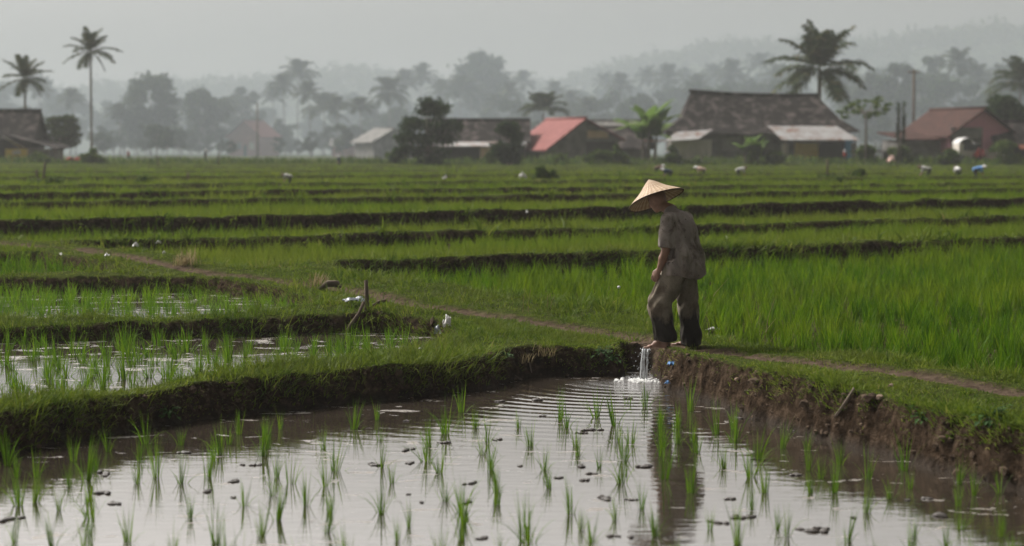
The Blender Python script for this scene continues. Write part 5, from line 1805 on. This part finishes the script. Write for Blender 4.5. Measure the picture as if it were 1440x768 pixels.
cloth('cloth_white', (.42, .41, .40), (.58, .57, .56)); cloth('cloth_dark', (.03, .03, .035), (.06, .06, .065)); cloth('cloth_navy', (.02, .028, .06), (.04, .05, .09))
cloth('cloth_blue', (.10, .22, .50), (.16, .32, .62)); cloth('cloth_red', (.20, .03, .026), (.28, .05, .042)); cloth('cloth_pink', (.55, .38, .33), (.68, .50, .44)); cloth('cloth_brown', (.13, .08, .06), (.2, .13, .1))
far_worker(1306, 247, 93, .95, R(175), 'cloth_white', 'cloth_dark', 'worker in a white shirt bent double, left of three workers on the far right terrace')
far_worker(1348, 248, 94, .90, R(100), 'cloth_white', 'cloth_dark', 'worker in white top and black trousers bending between a white and a blue shirt')
far_worker(1370, 248, 93, .95, R(5), 'cloth_blue', 'cloth_dark', 'worker in a bright blue shirt bent double on the far right terrace')
far_worker(478, 240, 150, .95, R(190), 'cloth_navy', 'cloth_dark', 'dark-clothed worker walking alone in front of the mist, left of centre', .25)
far_worker(289, 236, 175, .95, R(20), 'cloth_dark', 'cloth_dark', 'faint dark figure standing in the mist in front of the hazy tree clump', .15)
far_worker(182, 236, 172, .95, R(200), 'cloth_red', 'cloth_dark', 'faint figure in red standing in the mist near the tallest palm', .15)
far_worker(943, 250, 92, .80, R(160), 'cloth_navy', 'cloth_dark', 'worker in navy blue bent low behind the farmer hat')
far_worker(922, 246, 108, .85, R(10), 'cloth_brown', 'cloth_dark', 'worker in brown bent low just above the farmer hat')
far_worker(990, 247, 98, .85, R(170), 'cloth_pink', 'cloth_dark', 'worker in a pale pink shirt bent double right of the farmer hat')
far_worker(1037, 249, 96, .85, R(10), 'cloth_white', 'cloth_dark', 'worker in white bent double in front of the big dark-roofed house')
far_worker(409, 262, 70, .60, R(170), 'cloth_white', 'cloth_dark', 'child-sized worker in white bent low on the left terraces')
far_worker(941, 230, 164, .9, R(200), 'cloth_blue', 'cloth_red', 'figure in blue top and red trousers beside the pale lean-to', .5)
far_worker(1187, 228, 165, .9, R(80), 'cloth_red', 'cloth_dark', 'figure in red at the right end of the big dark-roofed house', .2)
# ------------------------------------------------------------------ inlet: water pouring from the channel mouth into the near paddy
m, n, out = new_mat('falling_water')
p = principled(n, out, (.80, .82, .83), .12, bump(n, noise(n, 60, 3, .6, objco(n)), .6, .01), .6)
p.inputs['Transmission Weight'].default_value = .6
p.inputs['IOR'].default_value = 1.33
M['fall'] = m
mb = MB()
r = random.Random(3)
x0, y0, z0 = 1.245, 18.60, .275
for k in range(11):
    ox = r.gauss(0, .020); pts = []; rad = []
    vx = -.10 + r.gauss(0, .05); vy = -.35 + r.gauss(0, .10)
    T_ = math.sqrt(2 * z0 / 9.8)
    for i in range(9):
        t = T_ * i / 8
        pts.append((x0 + ox + vx * t + .004 * math.sin(i * 2.1 + k), y0 + vy * t + r.gauss(0, .003), z0 - 4.9 * t * t + .004))
        rad.append((.0075 - .0025 * i / 8) * r.uniform(.2, 1.6))
    mb.tube(pts, rad, 6)
bm_pts = []
for k in range(130):
    t = r.random() ** .6 * T_ if r.random() < .6 else T_
    c = Vector((x0 - .10 * t + r.gauss(0, .022 + .035 * t / T_), y0 - .35 * t + r.gauss(0, .03), max(.004, z0 - 4.9 * t * t + abs(r.gauss(0, .025)))))
    s = r.uniform(.0018, .0055)
    mb.add([c + Vector(d) * s for d in ((1, 0, 0), (-1, 0, 0), (0, 1, 0), (0, -1, 0), (0, 0, 1.4), (0, 0, -1.4))],
           [(0, 2, 4), (2, 1, 4), (1, 3, 4), (3, 0, 4), (2, 0, 5), (1, 2, 5), (3, 1, 5), (0, 3, 5)], True)
tag(mb.build('water_stream', M['fall']), 'thin stream of clear water falling from the bund under the bare foot', 'running water')
# foam where it lands
M['foam'] = rough_mat('foam', [(.3, (.55, .55, .54)), (.7, (.80, .80, .79))], 60, .4, .6, .01, .5)
bm = bmesh.new()
for k in range(220):
    a = r.uniform(0, 6.28); q = abs(r.gauss(0, .10))
    s = r.uniform(.005, .016)
    bmesh.ops.create_icosphere(bm, subdivisions=1, radius=1, matrix=Matrix.Translation((1.225 + math.cos(a) * q * 1.3, 18.46 + math.sin(a) * q, .001)) @ Matrix.Diagonal((s * 1.4, s * 1.4, s * 1.0, 1)))
me = bpy.data.meshes.new('foam'); bm.to_mesh(me); bm.free(); me.materials.append(M['foam'])
for p_ in me.polygons: p_.use_smooth = True
tag(link('foam', me), 'white foam and bubbles where the stream hits the paddy', 'foam', kind='stuff')

# ------------------------------------------------------------------ things lying about
def on(px, py, z0=.3):
    """ground point seen at a pixel: march along the sight line"""
    Ys = np.arange(9.5, 70, .015)
    zr = CAM_Z - (py - HORIZ) * Ys / FOC
    xs = (px - 720) / FOC * Ys
    i = int(np.argmax(zr <= ground(xs, Ys)))
    return float(xs[i]), float(Ys[i]), gz(xs[i], Ys[i])


def crumpled(name, loc, size, mat, label, cat, seed, rot=0.0, group=None, th=.004):
    r = np.random.default_rng(seed)
    n_ = 9
    gxx, gyy = np.meshgrid(np.linspace(-1, 1, n_), np.linspace(-1, 1, n_), indexing='ij')
    V = np.stack([gxx * size[0] + r.normal(0, size[0] * .10, gxx.shape), gyy * size[1] + r.normal(0, size[1] * .10, gxx.shape),
                  size[2] * (.55 + 1.3 * fbm2(gxx * 1.6 + seed, gyy * 1.6, seed, 3)) * np.clip(1.25 - gxx ** 2 * .6 - gyy ** 2 * .6, 0, 1)], -1).reshape(-1, 3)
    q = np.arange(n_ * n_).reshape(n_, n_)
    Q = np.stack([q[:-1, :-1], q[1:, :-1], q[1:, 1:], q[:-1, 1:]], -1).reshape(-1, 4)
    V2 = V - np.array([0, 0, th])
    Qa = np.concatenate([Q, Q[:, ::-1] + n_ * n_])
    o = link(name, mesh_np(name, np.concatenate([V, V2]), Qa, None, M[mat], True), None, loc)
    o.rotation_euler = (0, 0, rot)
    return tag(o, label, cat, group)


M['plastic_grey'] = rough_mat('grey_plastic_bag', [(.3, (.045, .055, .07)), (.7, (.15, .17, .20))], 8, .3, .4, .01, .5)
M['plastic_white'] = rough_mat('white_plastic', [(.3, (.42, .41, .39)), (.7, (.60, .59, .57))], 12, .4, .3, .01, .4)
M['plastic_blue'] = rough_mat('blue_plastic', [(.3, (.03, .10, .24)), (.7, (.06, .18, .38))], 12, .7, .3, .01, .4)
x, y, z = on(514, 438)
root = tag(empty('wooden_stake', (x, y, z)), 'short upright wooden stake beside the footpath', 'stake')
MB().tube([(0, 0, -.15), (.01, 0, .15), (.0, .01, .34)], [.025, .024, .021], 9, jit=.07).build('stake', M['wood'], root)
x2, y2, z2 = on(497, 430)
crumpled('plastic_bag', (x2, y2, z2 + .05), (.12, .08, .05), 'plastic_grey', 'crumpled grey-black plastic bag lying on the bund beside the stake', 'plastic bag', 4, .4)
tag(MB().tube([(x - .02, y - .05, z + .10), (x - .07, y - .12, z - .02), (x - .16, y - .22, z - .14), (x - .20, y - .30, z - .22)], [.018, .018, .016, .012], 7, jit=.1).build('branch', M['wood']), 'bent branch leaning from the stake down to the second paddy', 'branch')
tag(MB().tube([(x + .04, y + .15, z + .03), (x + .14, y + .2, z + .09), (x + .22, y + .2, z + .10)], [.018, .02, .014], 7, jit=.15).build('root_stub', M['wood']), 'crooked root stub on the grass right of the stake', 'root')
x, y, z = on(455, 408)
tag(MB().tube([(x - .06, y, z + .0), (x + .05, y, z + .08), (x + .16, y, z + .07), (x + .2, y, z + .02)], [.03, .045, .04, .02], 7, jit=.25).build('root_stub', M['wood']), 'dark twisted root lump on the footpath left of the stake', 'root')
x, y, z = on(628, 470)
crumpled('plastic_bag', (x, y, z + .07), (.04, .03, .17), 'plastic_white', 'torn white plastic bag snagged on the bank of the second paddy', 'plastic bag', 8, .3)
x, y, z = on(618, 478)
crumpled('plastic_scrap', (x - .02, y, z + .05), (.035, .03, .10), 'plastic_grey', 'dark scrap of plastic hanging under the torn white bag', 'litter', 9, .3)
x, y, z = on(945, 520, .15)
crumpled('plastic_scrap', (x, y - .04, z + .03), (.035, .03, .04), 'plastic_blue', 'blue plastic scrap stuck in the clay bank under the farmer', 'litter', 11, .3)
crumpled('plastic_scrap', (x - .045, y - .12, .07), (.02, .02, .03), 'plastic_blue', 'small lower scrap of blue plastic just above the water', 'litter', 12, .9)
tag(MB().tube([(1.40, 17.72, -.02), (1.47, 17.80, .07), (1.53, 17.9, .13)], [.032, .036, .03], 8, jit=.12).build('log', M['wood']), 'short log end jutting from the clay bank into the water', 'log')
x, y, z = on(1004, 468)
crumpled('plastic_scrap', (x, y, z + .03), (.07, .025, .03), 'plastic_white', 'long white plastic scrap on the grass right of the farmer', 'litter', 13, -.2)
for px, py, sz, lab in ((85, 366, .04, 'small slanted white scrap on the left bund, leftmost of the white scraps'), (150, 368, .05, 'small white scrap lying on the grass left of the footpath'),
                        (190, 354, .055, 'white scrap beside the footpath, below the dark bund'), (222, 350, .06, 'upright white scrap, highest of those along the footpath'),
                        (230, 364, .035, 'small white scrap just below the upright one by the footpath'), (305, 369, .03, 'tiny white scrap at the rice edge right of the footpath'),
                        (1023, 342, .07, 'pale grey scrap on the dark bund right of the farmer'), (590, 503, .02, 'tiny white scrap on the grassy near bund'),
                        (741, 306, .06, 'pale blue scrap on the tall dark bund left of the farmer')):
    x, y, z = on(px, py, .5)
    sz *= .75
    crumpled('plastic_scrap', (x, y, z + .07 + sz * .3), (sz, sz * .5, sz * 1.3), 'plastic_white', lab, 'litter', int(px), px * .1, 'white scraps of litter on the bunds')
for px, py, sz, lab in ((735, 250, .16, 'white sack lying on the terrace beside two pale green bushes'), (625, 254, .10, 'small white sack on the terrace, left of the two pale green bushes'), (1252, 236, .3, 'pinkish heap of cloth on the far right terrace')):
    Y = 84 if py > 240 else 140
    X = X_at(px, Y)
    crumpled('sack', (X, Y, gz(X, Y) + .25), (sz, sz * .6, sz * 1.4), 'cloth_pink' if px > 1200 else 'plastic_white', lab, 'sack', int(px), .2)

# stones and a stick in the clay bank
M['stone'] = rough_mat('pale_stone', [(.3, (.14, .10, .075)), (.7, (.27, .20, .15))], 20, .8, .4, .005)
for px, py, s, lab in ((1038, 540, .022, 'small pale stone in the clay bank, nearest the farmer'), (1240, 562, .03, 'reddish brown stone half-way along the clay bank'), (1256, 545, .026, 'flat pale stone on the edge of the path at right'), (1132, 576, .018, 'tiny white pebble low on the clay bank')):
    x, y, z = on(px, py, .2)
    bm = bmesh.new(); bmesh.ops.create_icosphere(bm, subdivisions=2, radius=s)
    for v in bm.verts: v.co *= random.uniform(.8, 1.15); v.co.z *= .7
    me = bpy.data.meshes.new('stone'); bm.to_mesh(me); bm.free(); me.materials.append(M['stone'])
    tag(link('stone', me, None, (x, y, z + s * .2)), lab, 'stone', 'stones in the clay bank')
a = on(1178, 590, .1); b = on(1204, 556, .25)
tag(MB().tube([(a[0], a[1] - .03, a[2] + .02), ((a[0] + b[0]) / 2, (a[1] + b[1]) / 2 - .05, (a[2] + b[2]) / 2 + .03), (b[0], b[1], b[2] + .03)], [.012, .013, .008], 7, jit=.1).build('stick', M['timber']), 'pale dry stick leaning on the clay bank at right', 'stick')
x, y, z = on(749, 530, .03)
tag(MB().tube([(x, y, -.03), (x - .015, y, .07), (x - .03, y + .01, .14)], [.009, .009, .007], 6).build('stick', M['timber']), 'short dry cane standing up at the back edge of the near paddy', 'stick')
x, y, z = on(725, 531, .03)
tag(MB().tube([(x - .08, y, .03), (x, y - .02, .035), (x + .06, y - .05, .01)], [.010, .012, .009], 6).build('stick', M['wood']), 'broken cane lying at the back edge of the near paddy', 'stick')

# leafy weeds hanging at the channel mouth
def leafy(px, py, z0, n_l, size, label, seed, hang=.3):
    x, y, z = on(px, py, z0)
    r = np.random.default_rng(seed)
    root = empty('weed', (x, y, z))
    mb = MB(); V, Q = [], []
    for k in range(n_l):
        a = r.uniform(0, 6.28); L = size * r.uniform(.5, 1.2)
        tip = np.array([math.cos(a) * L * .7, math.sin(a) * L * .5 - .05, r.uniform(-hang, .8) * L])
        mb.tube([(0, 0, -.02), tuple(tip * .5 + np.array([0, 0, .02])), tuple(tip)], [.004, .003, .002], 4, False)
        d = tip / np.linalg.norm(tip) + np.array([0, -.2, -.5]); d /= np.linalg.norm(d)
        s_ = np.cross(d, [0, 0, 1.0]); s_ /= np.linalg.norm(s_) + 1e-6
        l = size * r.uniform(.35, .55); wv = l * .34; nn = np.cross(s_, d)
        b = len(V)
        V += [tip, tip + d * l * .3 + s_ * wv + nn * .006, tip + d * l, tip + d * l * .3 - s_ * wv + nn * .006, tip + d * l * .45]
        Q += [[b, b + 1, b + 4, b + 3]]; Q += [[b + 1, b + 2, b + 4, b + 4]]
        Q[-1] = [b + 4, b + 1, b + 2, b + 3]
    mb.build('stem', M['weed'], root)
    link('leaves', mesh_np('leaves', V, Q, None, M['weed']), root)
    return tag(root, label, 'weed')


leafy(848, 500, .2, 26, .10, 'broad-leaved weed hanging over the bank left of the falling water', 1)
leafy(862, 512, .15, 16, .09, 'smaller leafy weed below it, close to the water', 2, .6)
leafy(712, 503, .2, 18, .07, 'leafy weed at the corner of the grassy bund and the back bank', 3)
leafy(1300, 590, .2, 30, .10, 'leafy weed on the shaded end of the clay bank at right', 4)
leafy(235, 590, .2, 22, .09, 'leafy weed on the face of the grassy near bund at left', 5)
leafy(1395, 590, .25, 34, .12, 'large leafy weed at the right edge of the clay bank', 6)

# tall dry stalks and a white flower by the farmer
def stalks(px, py, lst, label, name='dry_stalk', head=None, mat='dry_grass'):
    x, y, z = on(px, py, .3)
    root = empty(name, (x, y, z))
    mb = MB()
    for dx, dy, h, bend_ in lst:
        mb.tube([(dx, dy, -.02), (dx + bend_ * .35, dy, h * .55), (dx + bend_, dy, h)], [.0035, .003, .0015], 5, False)
    mb.build('stem', M[mat], root)
    if head:
        bm = bmesh.new()
        for dx, dy, h, bend_ in lst:
            bmesh.ops.create_icosphere(bm, subdivisions=2, radius=head, matrix=Matrix.Translation((dx + bend_, dy, h)))
        me = bpy.data.meshes.new('flower_head'); bm.to_mesh(me); bm.free(); me.materials.append(M['plastic_white'])
        link('flower_head', me, root)
    return tag(root, label, 'plant')


stalks(995, 440, [(0, 0, .42, .26)], 'single long dry stalk leaning right beside the farmer')
stalks(1070, 482, [(0, 0, .42, -.02), (.05, .05, .48, .12), (-.06, .0, .36, -.08), (.02, -.03, .25, .14), (-.03, .03, .3, .04), (.1, .02, .2, .2)], 'bunch of dry branching stalks at the edge of the rice field')
stalks(868, 448, [(0, 0, .34, .02)], 'white seed head on a thin stem left of the farmer', 'flower', .018, 'weed')
stalks(735, 440, [(0, 0, .22, .02), (.06, 0, .26, .03)], 'pair of dry stalks beside the footpath in the middle')
stalks(770, 436, [(0, 0, .2, .0), (.03, .03, .16, .05)], 'short dry stalks at the rice edge above the footpath')


def tuft(px, py, n_, L, label, mat='dry_grass', sp=.06, W=.006, name='grass_tuft'):
    x, y, z = on(px, py, .4)
    B = Blades()
    B.add(np.stack([rng.normal(0, sp, n_), rng.normal(0, sp, n_), np.full(n_, -.02)], -1), U(0, 6.28, n_), U(0, .5, n_), U(.2, 1.2, n_), U(L * .5, L, n_), U(W * .7, W * 1.3, n_), seg=3)
    return tag(link(name, B.mesh(name, M[mat]), None, (x, y, z)), label, 'grass tuft')


tuft(262, 372, 70, .32, 'dry tan grass tuft right of the footpath near the white scraps', sp=.07, W=.012)
tuft(448, 402, 50, .26, 'dry tan grass tuft between the footpath and the rice', sp=.06, W=.012)
tuft(735, 512, 60, .16, 'dry straw-coloured tuft on the back bank of the near paddy', sp=.05)
tuft(770, 500, 60, .15, 'dry grass hanging above the back bank left of the weeds', sp=.05)
tuft(885, 585, 26, .26, 'grassy tuft growing from a mud lump in the near paddy', 'rice', .03, .006)
tuft(1150, 480, 60, .35, 'taller grass tuft at the front edge of the rice field', 'grass', .1, .006)
tuft(905, 470, 40, .14, 'grass tuft behind the bare foot', 'grass', .05, .005)
tuft(975, 492, 70, .10, 'grass tuft in front of the rear trouser leg', 'grass', .035, .005)

# bushes, posts and leaning poles out on the terraces
for px, Y, h, w_, lab in ((760, 84, .75, .42, 'pale green bush on the terrace, left of a pair'), (776, 84, .62, .36, 'pale green bush on the terrace, right of a pair'), (1208, 92, .6, .4, 'round green bush on the right terrace, in front of the papaya tree'),
                          (1180, 80, .35, .5, 'low yellowish bush on the right terrace'), (65, 76, .40, .8, 'low dark weeds at the foot of the leaning poles'), (203, 80, .35, .5, 'low dark bush on the left terrace'), (1162, 90, .3, .5, 'weeds at the foot of the brown post')):
    X = X_at(px, Y)
    plant('bush', tree_meshes(h, w_, int(px) + 900, trunk_h=.08, leaf=.09, nclump=10, dens=.6, mat='shrub', tr=.02), (X, Y, gz(X, Y)), 0, lab, 'bush', 'bushes on the terraces')
for px, Y, h, dx, lab in ((60, 78, 1.0, .12, 'leaning brown pole on the left terrace below the dark shed'), (55, 79, .7, -.08, 'shorter pole crossing the leaning brown pole'), (79, 160, 1.4, 0, 'dark post below the dark shed'), (89, 161, 1.3, 0, 'second dark post right of the first below the dark shed'),
                          (1163, 90, 1.05, .0, 'brown post standing in weeds on the right terrace'), (308, 150, 1.3, 0, 'thin post in front of the mist, left of the pink house'), (223, 150, 1.0, 0, 'thin post in front of the broad hazy tree'), (265, 84, .5, 0, 'short post on the left terrace bund'), (631, 33, .28, .01, 'thin stick on the first dark bund left of the farmer')):
    X = X_at(px, Y); zq = gz(X, Y)
    tag(MB().tube([(X, Y, zq - .2), (X + dx * .5, Y, zq + h * .5), (X + dx, Y, zq + h)], [.05 if Y > 50 else .015] * 3, 6, jit=.1).build('post', M['wood']), lab, 'post')

# covered cart with red drape by the pink gable
X = X_at(1358, 166); zq = gz(X, 166)
root = tag(empty('cart', (X, 166, zq), R(8)), 'small cart with a rounded pale canopy parked before the pink gable wall', 'cart')
mb = MB()
for k in range(8):
    a0, a1 = math.pi * k / 8, math.pi * (k + 1) / 8
    P = [(-.95 * math.cos(a), y_, 1.55 + .55 * math.sin(a)) for a in (a0, a1) for y_ in (-.8, .8)]
    mb.add([P[0], P[1], P[3], P[2]], [(0, 1, 2, 3)], True)
    P2 = [(x_ * .95, y_, z_ - .02) for x_, y_, z_ in P]
    mb.add([P2[0], P2[1], P2[3], P2[2]], [(0, 2, 3, 1)] and [(3, 2, 1, 0)], True)
mb.build('canopy', M['cloth_white'], root)
MB().box((-.9, -.7, .35), (.9, .7, 1.0)).build('body', M['wall_pale'], root)
MB().box((-.93, -.78, 1.0), (-.55, .74, 1.6)).build('side_panel', M['wall_pale'], root)
MB().box((-.1, -.72, 1.0), (.9, .6, 1.55)).build('opening', M['glass_dark'], root)
for s_ in (-.6, .6):
    MB().tube([(s_, -.82, .32), (s_, -.74, .32)], .32, 16).build('wheel', M['cloth_dark'], root)
X = X_at(1376, 165); zq = gz(X, 165)
crumpled('tarpaulin', (X, 165, zq + .35), (.5, .4, .9), 'cloth_red', 'orange-red tarpaulin heap beside the covered cart', 'tarpaulin', 31, .3, None, .03)
X = X_at(105, 165); zq = gz(X, 165)
crumpled('tarpaulin', (X, 165, zq + .2), (.55, .4, .35), 'cloth_red', 'small dark red heap on the far bund below the dark shed', 'tarpaulin', 32, .3, None, .03)
